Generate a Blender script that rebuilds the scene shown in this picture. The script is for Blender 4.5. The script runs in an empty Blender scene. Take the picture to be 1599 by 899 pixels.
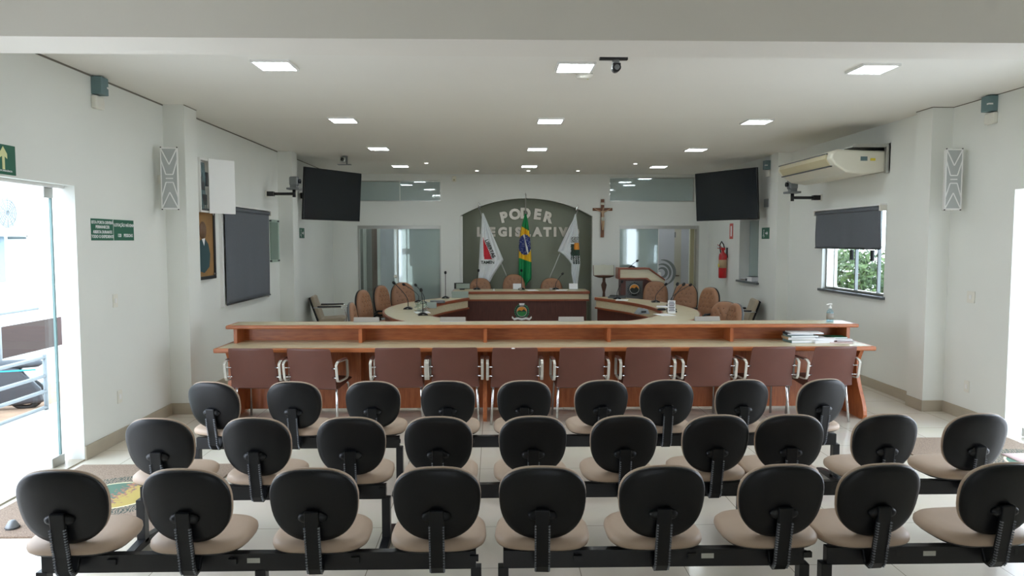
import bpy, math, random
from mathutils import Vector, Matrix
random.seed(7)
sc = bpy.context.scene
col = sc.collection
R = math.radians

# ------------------------------------------------------------------ camera
EYE = 1.85
cam_d = bpy.data.cameras.new('camera')
cam = bpy.data.objects.new('camera', cam_d)
col.objects.link(cam)
cam_d.sensor_fit = 'HORIZONTAL'
cam_d.sensor_width = 36.0
cam_d.lens = 1130.0 / 1599.0 * 36.0
cam_d.clip_start = 0.05
cam_d.clip_end = 300
cam.location = (0, 0, EYE)
cam.rotation_euler = (R(90 - 3.671), 0, R(-1.391))
sc.camera = cam

# ------------------------------------------------------------------ sky and exposure
world = bpy.data.worlds.new('overcast_sky')
sc.world = world
world.use_nodes = True
wn = world.node_tree
wn.nodes.clear()
w_out = wn.nodes.new('ShaderNodeOutputWorld')
w_bg = wn.nodes.new('ShaderNodeBackground')
w_tc = wn.nodes.new('ShaderNodeTexCoord')
w_sep = wn.nodes.new('ShaderNodeSeparateXYZ')
w_ramp = wn.nodes.new('ShaderNodeValToRGB')
w_ramp.color_ramp.elements[0].position = 0.0
w_ramp.color_ramp.elements[0].color = (0.87, 0.94, 1.06, 1)
w_ramp.color_ramp.elements[1].position = 1.0
w_ramp.color_ramp.elements[1].color = (0.76, 0.88, 1.06, 1)
wn.links.new(w_tc.outputs['Generated'], w_sep.inputs[0])
wn.links.new(w_sep.outputs['Z'], w_ramp.inputs[0])
wn.links.new(w_ramp.outputs[0], w_bg.inputs[0])
wn.links.new(w_bg.outputs[0], w_out.inputs[0])
w_bg.inputs[1].default_value = 2.4
LED = 14.0
sc.view_settings.view_transform = 'Standard'
sc.view_settings.look = 'None'
sc.view_settings.exposure = 1.62
sc.view_settings.gamma = 1.0
sc.view_settings.use_curve_mapping = False
try:
    sc.cycles.max_bounces = 10
    sc.cycles.diffuse_bounces = 8
    sc.cycles.glossy_bounces = 4
    sc.cycles.transparent_max_bounces = 16
    sc.cycles.sample_clamp_indirect = 6
    sc.cycles.caustics_reflective = False
    sc.cycles.caustics_refractive = False
    sc.cycles.use_denoising = True
except Exception:
    pass

def portal(name, loc, rot, sx, sy):          # tells the renderer where daylight enters
    d = bpy.data.lights.new(name, 'AREA')
    d.shape = 'RECTANGLE'; d.size = sx; d.size_y = sy
    d.cycles.is_portal = True
    o = bpy.data.objects.new(name, d); col.objects.link(o)
    o.location = loc; o.rotation_euler = rot
portal('door_portal', (-3.66, 4.4, 1.15), (0, R(-90), 0), 2.3, 3.4)
portal('door_portal', (5.1, 5.2, 1.17), (0, R(90), 0), 2.34, 3.1)
portal('rear_portal', (0.7, -3.2, 1.05), (R(-90), 0, 0), 0.6, 2.1)

# ------------------------------------------------------------------ materials
def lin(c):
    c = c / 255.0
    return c / 12.92 if c <= 0.04045 else ((c + 0.055) / 1.055) ** 2.4
def rgb(r, g, b): return (lin(r), lin(g), lin(b), 1)
def mat(name, c, rough=0.6, metal=0.0, vary=0.0, vscale=6.0, bump=0.0, bscale=80.0, stretch=None, c2=None, coat=0.0, spec=0.5):
    m = bpy.data.materials.new(name); m.use_nodes = True
    nt = m.node_tree; b = nt.nodes['Principled BSDF']
    b.inputs['Base Color'].default_value = c
    b.inputs['Roughness'].default_value = rough
    b.inputs['Metallic'].default_value = metal
    b.inputs['Specular IOR Level'].default_value = spec
    if coat: b.inputs['Coat Weight'].default_value = coat; b.inputs['Coat Roughness'].default_value = 0.1
    tc = nt.nodes.new('ShaderNodeTexCoord'); mp = nt.nodes.new('ShaderNodeMapping')
    nt.links.new(tc.outputs['Object'], mp.inputs[0])
    if stretch: mp.inputs['Scale'].default_value = stretch
    if vary or c2:
        n = nt.nodes.new('ShaderNodeTexNoise'); n.inputs['Scale'].default_value = vscale; n.inputs['Detail'].default_value = 5
        nt.links.new(mp.outputs[0], n.inputs['Vector'])
        r = nt.nodes.new('ShaderNodeValToRGB')
        r.color_ramp.elements[0].position = 0.3; r.color_ramp.elements[1].position = 0.7
        d = c2 if c2 else tuple(v * (1 - vary) for v in c[:3]) + (1,)
        r.color_ramp.elements[0].color = d; r.color_ramp.elements[1].color = c
        nt.links.new(n.outputs['Fac'], r.inputs[0]); nt.links.new(r.outputs[0], b.inputs['Base Color'])
    if bump:
        n2 = nt.nodes.new('ShaderNodeTexNoise'); n2.inputs['Scale'].default_value = bscale
        nt.links.new(mp.outputs[0], n2.inputs['Vector'])
        bp = nt.nodes.new('ShaderNodeBump'); bp.inputs['Strength'].default_value = bump; bp.inputs['Distance'].default_value = 0.004
        nt.links.new(n2.outputs['Fac'], bp.inputs['Height']); nt.links.new(bp.outputs[0], b.inputs['Normal'])
    return m
def emit(name, c, s):
    m = bpy.data.materials.new(name); m.use_nodes = True
    b = m.node_tree.nodes['Principled BSDF']
    b.inputs['Base Color'].default_value = c
    b.inputs['Emission Color'].default_value = c
    b.inputs['Emission Strength'].default_value = s
    return m
def glass(name, tint, refl=0.08, milk=0.0, mc=(0.6, 0.68, 0.66, 1)):
    m = bpy.data.materials.new(name); m.use_nodes = True
    nt = m.node_tree; nt.nodes.clear()
    o = nt.nodes.new('ShaderNodeOutputMaterial'); mx = nt.nodes.new('ShaderNodeMixShader')
    t = nt.nodes.new('ShaderNodeBsdfTransparent'); g = nt.nodes.new('ShaderNodeBsdfGlossy')
    lw = nt.nodes.new('ShaderNodeLayerWeight'); lw.inputs['Blend'].default_value = 0.5
    pw = nt.nodes.new('ShaderNodeMath'); pw.operation = 'POWER'; pw.inputs[1].default_value = 5
    nt.links.new(lw.outputs['Facing'], pw.inputs[0])
    ad = nt.nodes.new('ShaderNodeMath'); ad.operation = 'MULTIPLY_ADD'; ad.inputs[1].default_value = 0.9; ad.inputs[2].default_value = 0.03 + refl; ad.use_clamp = True
    t.inputs[0].default_value = tint; g.inputs['Roughness'].default_value = 0.03
    g.inputs[0].default_value = (0.9, 0.95, 0.95, 1)
    nt.links.new(pw.outputs[0], ad.inputs[0]); nt.links.new(ad.outputs[0], mx.inputs[0])
    if milk:
        df = nt.nodes.new('ShaderNodeBsdfDiffuse'); df.inputs[0].default_value = mc
        m2 = nt.nodes.new('ShaderNodeMixShader'); m2.inputs[0].default_value = milk
        nt.links.new(t.outputs[0], m2.inputs[1]); nt.links.new(df.outputs[0], m2.inputs[2]); t = m2
    nt.links.new(t.outputs[0], mx.inputs[1]); nt.links.new(g.outputs[0], mx.inputs[2]); nt.links.new(mx.outputs[0], o.inputs[0])
    return m
def tile_mat():
    m = bpy.data.materials.new('glazed_floor_tiles'); m.use_nodes = True
    nt = m.node_tree; b = nt.nodes['Principled BSDF']
    tc = nt.nodes.new('ShaderNodeTexCoord'); mp = nt.nodes.new('ShaderNodeMapping')
    mp.inputs['Location'].default_value = (0.12, 0.2, 0)
    br = nt.nodes.new('ShaderNodeTexBrick')
    br.offset = 0; br.squash = 1
    br.inputs['Scale'].default_value = 1
    br.inputs['Brick Width'].default_value = 0.6; br.inputs['Row Height'].default_value = 0.6
    br.inputs['Mortar Size'].default_value = 0.0025; br.inputs['Mortar Smooth'].default_value = 0.1
    br.inputs['Color1'].default_value = rgb(218, 210, 196); br.inputs['Color2'].default_value = rgb(214, 206, 191)
    br.inputs['Mortar'].default_value = rgb(140, 130, 115)
    nt.links.new(tc.outputs['Object'], mp.inputs[0]); nt.links.new(mp.outputs[0], br.inputs['Vector'])
    n = nt.nodes.new('ShaderNodeTexNoise'); n.inputs['Scale'].default_value = 2.5; n.inputs['Detail'].default_value = 6
    nt.links.new(mp.outputs[0], n.inputs['Vector'])
    mx = nt.nodes.new('ShaderNodeMix'); mx.data_type = 'RGBA'; mx.blend_type = 'MULTIPLY'
    mx.inputs[0].default_value = 0.12
    nt.links.new(br.outputs['Color'], mx.inputs[6]); nt.links.new(n.outputs['Color'], mx.inputs[7])
    nt.links.new(mx.outputs[2], b.inputs['Base Color'])
    b.inputs['Roughness'].default_value = 0.16
    return m
def rug_mat(name, ex, ey, rx, ry):
    """brown woven mat with a round emblem lying at local (ex, ey)"""
    m = bpy.data.materials.new(name); m.use_nodes = True
    nt = m.node_tree; b = nt.nodes['Principled BSDF']; L = nt.links.new
    tc = nt.nodes.new('ShaderNodeTexCoord'); mp = nt.nodes.new('ShaderNodeMapping')
    mp.vector_type = 'TEXTURE'
    mp.inputs['Location'].default_value = (ex, ey, 0); mp.inputs['Scale'].default_value = (rx, ry, 1)
    L(tc.outputs['Object'], mp.inputs[0])
    flat = nt.nodes.new('ShaderNodeVectorMath'); flat.operation = 'MULTIPLY'; flat.inputs[1].default_value = (1, 1, 0)
    L(mp.outputs[0], flat.inputs[0])
    ln = nt.nodes.new('ShaderNodeVectorMath'); ln.operation = 'LENGTH'; L(flat.outputs[0], ln.inputs[0])
    rp = nt.nodes.new('ShaderNodeValToRGB'); rp.color_ramp.interpolation = 'CONSTANT'
    e = rp.color_ramp.elements
    e[0].position = 0; e[0].color = (1, 1, 1, 1)
    e[1].position = 0.46; e[1].color = (0.5, 0.5, 0.5, 1)
    x = e.new(0.49); x.color = (0.25, 0.25, 0.25, 1)
    x = e.new(0.72); x.color = (0, 0, 0, 1)
    h = nt.nodes.new('ShaderNodeMath'); h.operation = 'MULTIPLY'; h.inputs[1].default_value = 0.5
    L(ln.outputs['Value'], h.inputs[0]); L(h.outputs[0], rp.inputs[0])
    nz = nt.nodes.new('ShaderNodeTexNoise'); nz.inputs['Scale'].default_value = 9; nz.inputs['Detail'].default_value = 8
    L(flat.outputs[0], nz.inputs['Vector'])
    inner = nt.nodes.new('ShaderNodeValToRGB'); inner.color_ramp.interpolation = 'CONSTANT'
    ie = inner.color_ramp.elements
    sx = nt.nodes.new('ShaderNodeSeparateXYZ'); L(flat.outputs[0], sx.inputs[0])
    addn = nt.nodes.new('ShaderNodeMath'); addn.operation = 'MULTIPLY_ADD'; addn.inputs[1].default_value = 0.35; addn.inputs[2].default_value = 0.2
    L(sx.outputs['X'], addn.inputs[0])
    a2 = nt.nodes.new('ShaderNodeMath'); a2.operation = 'ADD'; L(addn.outputs[0], a2.inputs[0])
    nh = nt.nodes.new('ShaderNodeMath'); nh.operation = 'MULTIPLY'; nh.inputs[1].default_value = 0.6; L(nz.outputs['Fac'], nh.inputs[0]); L(nh.outputs[0], a2.inputs[1])
    ie[0].position = 0; ie[0].color = rgb(84, 112, 96)
    ie[1].position = 0.5; ie[1].color = rgb(150, 104, 92)
    x = ie.new(0.56); x.color = rgb(172, 152, 84)
    L(a2.outputs[0], inner.inputs[0])
    ring = nt.nodes.new('ShaderNodeTexWave'); ring.inputs['Scale'].default_value = 4.0; ring.inputs['Distortion'].default_value = 14
    L(flat.outputs[0], ring.inputs['Vector'])
    rr = nt.nodes.new('ShaderNodeValToRGB'); rr.color_ramp.elements[0].position = 0.35; rr.color_ramp.elements[0].color = rgb(64, 74, 66)
    rr.color_ramp.elements[1].position = 0.55; rr.color_ramp.elements[1].color = rgb(140, 124, 108); L(ring.outputs['Fac'], rr.inputs[0])
    fib = nt.nodes.new('ShaderNodeTexNoise'); fib.inputs['Scale'].default_value = 220; L(tc.outputs['Object'], fib.inputs['Vector'])
    base = nt.nodes.new('ShaderNodeValToRGB'); base.color_ramp.elements[0].color = rgb(112, 94, 80); base.color_ramp.elements[1].color = rgb(160, 140, 122)
    base.color_ramp.elements[0].position = 0.35; base.color_ramp.elements[1].position = 0.65
    L(fib.outputs['Fac'], base.inputs[0])
    def mixs(fac_lo, a, bcol):
        g = nt.nodes.new('ShaderNodeMath'); g.operation = 'GREATER_THAN'; g.inputs[1].default_value = fac_lo
        L(rp.outputs[0], g.inputs[0])
        mx = nt.nodes.new('ShaderNodeMix'); mx.data_type = 'RGBA'
        L(g.outputs[0], mx.inputs[0]); L(a, mx.inputs[6])
        if isinstance(bcol, tuple): mx.inputs[7].default_value = bcol
        else: L(bcol, mx.inputs[7])
        return mx.outputs[2]
    o1 = mixs(0.1, base.outputs[0], rr.outputs[0])
    o2 = mixs(0.4, o1, rgb(214, 204, 170))
    o3 = mixs(0.8, o2, inner.outputs[0])
    L(o3, b.inputs['Base Color']); b.inputs['Roughness'].default_value = 0.95
    return m

M = {}
M['wall'] = mat('wall_paint', rgb(228, 230, 225), 0.75, vary=0.03, vscale=1.5, bump=0.15, bscale=160)
M['ceil'] = mat('ceiling_paint', rgb(232, 230, 224), 0.85, vary=0.02, vscale=1.2)
M['beam'] = mat('beam_paint', rgb(230, 227, 220), 0.8, vary=0.02, vscale=1.5)
M['joint'] = mat('joint_shadow', rgb(120, 116, 106), 0.9)  # dark tone that paints in the shadow gap at the ceiling joint
M['niche'] = mat('niche_grey_paint', rgb(146, 151, 136), 0.8, vary=0.05, vscale=2)
M['tile'] = tile_mat()
M['base'] = mat('baseboard_tile', rgb(176, 166, 148), 0.35, vary=0.1, vscale=5)
M['cherry'] = mat('cherry_wood', rgb(184, 110, 62), 0.36, c2=rgb(156, 84, 44), vscale=5, stretch=(1.2, 9, 9))
M['cherry_v'] = mat('cherry_wood_upright', rgb(184, 108, 62), 0.36, c2=rgb(154, 82, 44), vscale=5, stretch=(9, 9, 1.2))
M['cream'] = mat('cream_laminate', rgb(216, 205, 176), 0.27, c2=rgb(206, 194, 162), vscale=4, stretch=(1, 8, 8))
M['trimw'] = mat('reddish_wood_edge', rgb(150, 82, 54), 0.35, c2=rgb(128, 66, 42), vscale=6, stretch=(1, 8, 8))
M['darkwood'] = mat('dark_red_wood', rgb(92, 50, 42), 0.4, c2=rgb(76, 40, 34), vscale=5, stretch=(8, 8, 1))
M['turned'] = mat('turned_dark_wood', rgb(96, 62, 42), 0.4, vary=0.3, vscale=10)
M['leather'] = mat('brown_leatherette', rgb(100, 60, 50), 0.36, vary=0.08, vscale=8, bump=0.25, bscale=260)
M['tuft'] = mat('tan_leather', rgb(158, 114, 84), 0.42, vary=0.15, vscale=7, bump=0.3, bscale=120)
M['beigeseat'] = mat('beige_vinyl', rgb(182, 160, 140), 0.5, vary=0.06, vscale=9, bump=0.15, bscale=240)
M['beigechair'] = mat('beige_upholstery', rgb(176, 162, 142), 0.7, vary=0.08, vscale=9)
M['black'] = mat('black_plastic', rgb(9, 12, 16), 0.36, bump=0.12, bscale=420, spec=.38)
M['blackm'] = mat('black_painted_steel', rgb(24, 25, 28), 0.35)
M['rubber'] = mat('black_rubber', rgb(22, 22, 23), 0.7)
M['chrome'] = mat('polished_chrome', rgb(215, 215, 215), 0.14, 1.0)
M['alum'] = mat('satin_aluminium', rgb(192, 192, 188), 0.34, 0.9)
M['silver'] = mat('silver_armrest', rgb(198, 194, 184), 0.4, 0.4)
M['white'] = mat('white_paint', rgb(232, 232, 230), 0.45)
M['whitep'] = mat('white_plastic', rgb(226, 224, 214), 0.4)
M['cream_ac'] = mat('ivory_plastic', rgb(228, 225, 210), 0.4)
M['slot'] = mat('outlet_louver', rgb(200, 190, 156), 0.5)
M['grille'] = mat('grey_mesh_grille', rgb(172, 176, 174), 0.6)
M['grey'] = mat('grey_metal', rgb(128, 132, 134), 0.45, 0.3)
M['bluegrey'] = mat('grey_blue_box', rgb(104, 130, 134), 0.5)
M['blind'] = mat('charcoal_blind_fabric', rgb(98, 103, 110), 0.8, vary=0.06, vscale=30, bump=0.2, bscale=300)
M['screen'] = mat('tv_screen', rgb(14, 20, 28), 0.12, spec=0.6)
M['bezel'] = mat('tv_bezel', rgb(18, 19, 21), 0.3)
M['green'] = mat('green_sign_panel', rgb(32, 98, 76), 0.5)
M['lum'] = mat('pale_yellow_arrow', rgb(226, 226, 170), 0.5)
M['red'] = mat('red_enamel', rgb(186, 30, 34), 0.3, coat=0.5)
M['redsign'] = mat('red_sign', rgb(206, 84, 76), 0.5)
M['yellow'] = mat('yellow_label', rgb(226, 206, 60), 0.6)
M['paper'] = mat('white_paper', rgb(236, 236, 238), 0.8)
M['ink'] = mat('dark_ink', rgb(44, 48, 58), 0.7)
M['tanpaper'] = mat('tan_cardboard', rgb(184, 160, 128), 0.8)
M['teal'] = mat('teal_cover', rgb(120, 148, 148), 0.6)
M['pinkp'] = mat('pinkish_paper', rgb(214, 186, 184), 0.7)
M['plum'] = mat('plum_cover', rgb(96, 54, 58), 0.5)
M['bookgreen'] = mat('green_cover', rgb(60, 128, 92), 0.6)
M['plate'] = mat('grey_card', rgb(156, 151, 144), 0.5)
M['wood_x'] = mat('brown_wood', rgb(122, 74, 44), 0.45, vary=0.2, vscale=20)
M['corpus'] = mat('painted_plaster_skin', rgb(198, 168, 136), 0.6)
M['page'] = mat('book_pages', rgb(196, 197, 182), 0.8)
M['crestgrey'] = mat('crest_silver', rgb(190, 192, 190), 0.5)
M['crestblack'] = mat('crest_dark', rgb(36, 44, 40), 0.5)
M['crestorange'] = mat('crest_orange', rgb(226, 148, 50), 0.5)
M['crestgreen'] = mat('crest_green', rgb(46, 132, 70), 0.5)
M['plaque'] = mat('dark_grey_plaque', rgb(96, 98, 98), 0.3)
M['fwhite'] = mat('white_satin', rgb(226, 230, 232), 0.55)
M['fred'] = mat('red_satin', rgb(206, 36, 52), 0.5)
M['fgreen'] = mat('green_satin', rgb(16, 138, 78), 0.5)
M['fyellow'] = mat('golden_satin', rgb(236, 188, 36), 0.5)
M['fblue'] = mat('blue_satin', rgb(34, 50, 118), 0.5)
M['fdkgreen'] = mat('dark_green_print', rgb(38, 66, 54), 0.6)
M['fdark'] = mat('dark_print', rgb(30, 46, 40), 0.6)
M['panelw'] = mat('lilac_white_panel', rgb(206, 206, 214), 0.5)
M['panelg'] = mat('grey_panel', rgb(152, 152, 148), 0.6)
M['panelb'] = mat('brown_panel', rgb(120, 102, 92), 0.6)
M['creamdoor'] = mat('cream_door', rgb(208, 202, 190), 0.5)
M['ochre'] = mat('ochre_jamb', rgb(180, 172, 138), 0.6)
M['portrait_bg'] = mat('ochre_canvas', rgb(156, 118, 70), 0.6, vary=0.2, vscale=7)
M['portrait_coat'] = mat('dark_teal_paint', rgb(44, 74, 80), 0.6)
M['portrait_skin'] = mat('umber_paint', rgb(112, 84, 62), 0.6)
M['concrete'] = mat('pale_concrete', rgb(214, 210, 204), 0.9, vary=0.1, vscale=2)
M['brickdirt'] = mat('sandy_ground', rgb(168, 136, 112), 0.95, vary=0.3, vscale=8)
M['browncoat'] = mat('brown_painted_wall', rgb(58, 42, 38), 0.8)
M['extwhite'] = mat('exterior_white_wall', rgb(230, 230, 228), 0.85)
M['fan'] = mat('pale_fan', rgb(190, 204, 212), 0.5)
M['bluewin'] = mat('pale_blue_shutter', rgb(128, 150, 168), 0.5)
M['scoot'] = mat('graphite_bodywork', rgb(40, 44, 52), 0.35, coat=0.4)
M['scootseat'] = mat('grey_saddle', rgb(60, 64, 70), 0.6)
M['cyan'] = mat('cyan_stripe', rgb(40, 160, 190), 0.4)
M['leaf'] = mat('green_leaves', rgb(84, 104, 48), 0.6, c2=rgb(36, 60, 26), vscale=3)
M['bark'] = mat('tree_bark', rgb(110, 92, 74), 0.9, vary=0.3, vscale=12)
M['label'] = mat('silver_sticker', rgb(196, 196, 188), 0.4)
M['tintglass'] = glass('green_tinted_glass', (0.70, 0.77, 0.76, 1), 0.08, .34, (0.66, 0.76, 0.75, 1))
M['frost'] = glass('frosted_film_glass', (0.7, 0.76, 0.77, 1), 0.06, .5)
M['clear'] = glass('clear_glass', (0.93, 0.97, 0.96, 1), 0.0)
M['acrylic'] = glass('acrylic_sheet', (0.78, 0.86, 0.82, 1), 0.06)
M['acrylicedge'] = mat('green_acrylic', rgb(150, 162, 153), 0.2)
M['led'] = emit('led_diffuser', (0.90, 0.985, 1.03, 1), LED)
M['spot'] = emit('spot_lamp', (1, 0.98, 0.94, 1), 6.0)
M['stone'] = mat('dark_stone_sill', rgb(92, 96, 98), 0.4)
M['letter'] = mat('brushed_letter_metal', rgb(214, 208, 198), 0.32, 0.55)
M['ribs'] = mat('black_ribs_highlight', rgb(128, 132, 138), 0.2)  # black ribs coloured grey, so their edge highlights are painted in
M['railm'] = mat('grey_painted_rail', rgb(132, 138, 144), 0.5)

# ------------------------------------------------------------------ mesh helpers
class MB:
    def __init__(s): s.v = []; s.f = []; s.m = []; s.s = []; s.mi = 0; s.sm = False
    def add(s, vs, fs, sm=None, mi=None):
        o = len(s.v); s.v += [Vector(p) for p in vs]
        for f in fs:
            s.f.append([i + o for i in f]); s.m.append(s.mi if mi is None else mi); s.s.append(s.sm if sm is None else sm)
        return s
    def box(s, x0, x1, y0, y1, z0, z1, mx=None):
        vs = [Vector(p) for p in ((x0,y0,z0),(x1,y0,z0),(x1,y1,z0),(x0,y1,z0),(x0,y0,z1),(x1,y0,z1),(x1,y1,z1),(x0,y1,z1))]
        if mx: vs = [mx @ p for p in vs]
        return s.add(vs, [(0,3,2,1),(4,5,6,7),(0,1,5,4),(1,2,6,5),(2,3,7,6),(3,0,4,7)], False)
    def prism(s, pts, axis, a, b, mx=None):
        """pts: 2-D outline; axis 'x' -> (y,z), 'y' -> (x,z), 'z' -> (x,y)"""
        def P(p, t):
            q = {'x': (t, p[0], p[1]), 'y': (p[0], t, p[1]), 'z': (p[0], p[1], t)}[axis]
            q = Vector(q); return mx @ q if mx else q
        n = len(pts)
        vs = [P(p, a) for p in pts] + [P(p, b) for p in pts]
        fs = [tuple(range(n))[::-1], tuple(range(n, 2 * n))] + [(i, (i + 1) % n, n + (i + 1) % n, n + i) for i in range(n)]
        return s.add(vs, fs, False)
    def tube(s, pts, r, n=8, caps=True, flat=None):
        """round tube along pts; r a number or list; flat=(w,h) makes a flat bar with w along the side vector"""
        pts = [Vector(p) for p in pts]; k = len(pts)
        rr = r if isinstance(r, (list, tuple)) else [r] * k
        t0 = (pts[1] - pts[0]).normalized()
        ref = Vector((0, 0, 1)) if abs(t0.z) < 0.9 else Vector((1, 0, 0))
        u = t0.cross(ref).normalized(); vs = []
        for i in range(k):
            t = (pts[min(i + 1, k - 1)] - pts[max(i - 1, 0)])
            t = t.normalized() if t.length > 1e-9 else t0
            u = (u - t * u.dot(t)).normalized(); w = t.cross(u)
            for j in range(n):
                a = 2 * math.pi * j / n
                vs.append(pts[i] + (u * math.cos(a) + w * math.sin(a)) * rr[i])
        fs = [(i*n+j, i*n+(j+1) % n, (i+1)*n+(j+1) % n, (i+1)*n+j) for i in range(k-1) for j in range(n)]
        s.add(vs, fs, True)
        if caps:
            o = len(s.v) - len(vs)
            s.f.append([o + j for j in range(n)][::-1]); s.m.append(s.mi); s.s.append(False)
            s.f.append([o + (k-1)*n + j for j in range(n)]); s.m.append(s.mi); s.s.append(False)
        return s
    def bar(s, pts, side, w, h):
        """flat rectangular bar swept along pts; side = vector across the width"""
        pts = [Vector(p) for p in pts]; side = Vector(side).normalized(); k = len(pts); vs = []
        for i in range(k):
            t = (pts[min(i + 1, k - 1)] - pts[max(i - 1, 0)]).normalized()
            nrm = t.cross(side).normalized()
            for a, b in ((-1, -1), (1, -1), (1, 1), (-1, 1)):
                vs.append(pts[i] + side * a * w / 2 + nrm * b * h / 2)
        fs = [(i*4+j, i*4+(j+1) % 4, (i+1)*4+(j+1) % 4, (i+1)*4+j) for i in range(k-1) for j in range(4)]
        fs += [(3, 2, 1, 0), tuple((k-1)*4 + j for j in range(4))]
        return s.add(vs, fs, False)
    def cyl(s, p0, p1, r0, r1=None, n=16): return s.tube([p0, p1], [r0, r0 if r1 is None else r1], n)
    def lathe(s, prof, c=(0, 0, 0), n=20, axis='z'):
        c = Vector(c); vs = []
        for r, h in prof:
            for j in range(n):
                a = 2 * math.pi * j / n
                q = (r*math.cos(a), r*math.sin(a), h) if axis == 'z' else ((r*math.cos(a), h, r*math.sin(a)) if axis == 'y' else (h, r*math.cos(a), r*math.sin(a)))
                vs.append(c + Vector(q))
        k = len(prof)
        fs = [(i*n+j, i*n+(j+1) % n, (i+1)*n+(j+1) % n, (i+1)*n+j) for i in range(k-1) for j in range(n)]
        if prof[0] != prof[-1]: fs += [tuple(range(n))[::-1], tuple((k-1)*n + j for j in range(n))]
        return s.add(vs, fs, True)
    def pad(s, w, h, rings, n=3.0, seg=40, taper=0.0, curve=0.0, mx=None, dimple=None):
        """cushion/shell: superellipse outline in local x,y; rings = [(inset, depth)...]; depth along local z"""
        vs = []
        def outline(ins, a):
            cw, ch = max(w/2 - ins, 0.001), max(h/2 - ins, 0.001)
            c, d = math.cos(a), math.sin(a)
            x = math.copysign(abs(c) ** (2/n), c) * cw; y = math.copysign(abs(d) ** (2/n), d) * ch
            x *= 1 + taper * y / (h/2)
            return x, y
        for ins, dep in rings:
            for j in range(seg):
                x, y = outline(ins, 2 * math.pi * j / seg)
                z = dep + curve * x * x
                if dimple: z += dimple(x, y)
                vs.append(Vector((x, y, z)))
        k = len(rings)
        fs = [(i*seg+j, i*seg+(j+1) % seg, (i+1)*seg+(j+1) % seg, (i+1)*seg+j) for i in range(k-1) for j in range(seg)]
        fs += [tuple(range(seg))[::-1], tuple((k-1)*seg + j for j in range(seg))]
        if mx: vs = [mx @ p for p in vs]
        return s.add(vs, fs, True)
    def build(s, name, mats, parent=None, bevel=0, seg=2, label=None):
        me = bpy.data.meshes.new(name)
        me.from_pydata([tuple(p) for p in s.v], [], s.f)
        if not isinstance(mats, (list, tuple)): mats = [mats]
        for m in mats: me.materials.append(m)
        for p, mi, sm in zip(me.polygons, s.m, s.s): p.material_index = mi; p.use_smooth = sm
        me.validate(); me.update()
        o = bpy.data.objects.new(name, me); col.objects.link(o)
        if parent: o.parent = parent
        if bevel:
            b = o.modifiers.new('bevel', 'BEVEL'); b.width = bevel; b.segments = seg; b.limit_method = 'ANGLE'; b.angle_limit = R(35)
        if label: o['label'] = label
        return o

def tag(o, label, cat, group=None):
    o['label'] = label; o['category'] = cat
    if group: o['group'] = group
    return o
def thing(name, label, cat, loc=(0, 0, 0), rz=0, group=None):
    o = bpy.data.objects.new(name, None); col.objects.link(o)
    o.empty_display_size = 0.1
    o.location = loc; o.rotation_euler = (0, 0, rz)
    return tag(o, label, cat, group)
def struct(name, mb, m, bevel=0):
    o = mb.build(name, m, bevel=bevel); o['kind'] = 'structure'; return o
def dup(root, loc, rz, label, group=None):
    r = root.copy(); col.objects.link(r); r.location = loc; r.rotation_euler = (0, 0, rz)
    r['label'] = label
    if group: r['group'] = group
    for ch in list(root.children):
        c = ch.copy(); col.objects.link(c); c.parent = r
        for g in list(ch.children):
            d = g.copy(); col.objects.link(d); d.parent = c
    return r
def text(body, size, mx, m, name='lettering', parent=None, ext=0.002, align='CENTER', bold=0.0):
    cu = bpy.data.curves.new(name, 'FONT'); cu.body = body; cu.size = size; cu.extrude = ext; cu.offset = bold
    cu.align_x = align; cu.align_y = 'CENTER'; cu.resolution_u = 3
    t = bpy.data.objects.new('tmp', cu); col.objects.link(t)
    bpy.context.view_layer.update()
    dg = bpy.context.evaluated_depsgraph_get()
    me = bpy.data.meshes.new_from_object(t.evaluated_get(dg), depsgraph=dg)
    bpy.data.objects.remove(t); bpy.data.curves.remove(cu)
    me.transform(mx); me.materials.clear(); me.materials.append(m)
    me.name = name
    o = bpy.data.objects.new(name, me); col.objects.link(o)
    if parent: o.parent = parent
    return o
def frame_mx(o, xdir, ydir):
    """matrix placing local xy on the plane spanned by xdir (right) and ydir (up)"""
    x = Vector(xdir).normalized(); y = Vector(ydir).normalized(); z = x.cross(y)
    return Matrix(((x.x, y.x, z.x, o[0]), (x.y, y.y, z.y, o[1]), (x.z, y.z, z.z, o[2]), (0, 0, 0, 1)))
FACE = lambda x, y, z: frame_mx((x, y, z), (1, 0, 0), (0, 0, 1))        # facing the -y side (readable from the camera)
LWALL = lambda x, y, z: frame_mx((x, y, z), (0, 1, 0), (0, 0, 1))       # on the left wall, read facing it
RWALL = lambda x, y, z: frame_mx((x, y, z), (0, -1, 0), (0, 0, 1))
def place(o, m): o.matrix_world = m; return o

# ------------------------------------------------------------------ the setting
CZ = 3.28
LA, LB, LP, RA, RB, RP = -3.47, -3.45, -3.25, 4.90, 4.78, 4.67
BY = 15.5
struct('floor', MB().box(-3.62, 5.05, -3, 20, -0.12, 0), M['tile'])
struct('ceiling', MB().box(-3.62, 5.05, -3, 20, CZ, CZ + 0.12), M['ceil'])
struct('beam', MB().box(-3.62, 5.05, 4.03, 4.39, 2.95, CZ), M['beam'])
w = MB()
w.box(-3.62, LA, -3, 2.7, 0, CZ).box(-3.62, LA, 2.7, 6.11, 2.31, CZ).box(-3.62, LA, 6.11, 7.76, 0, CZ)
w.box(-3.62, LP, 7.76, 8.08, 0, CZ).box(-3.62, LB, 8.08, 11.7, 0, CZ).box(-3.62, -3.22, 11.7, 12.0, 0, CZ).box(-3.62, -3.43, 12.0, BY, 0, CZ)
struct('wall_left', w, M['wall'])
w = MB()
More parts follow.
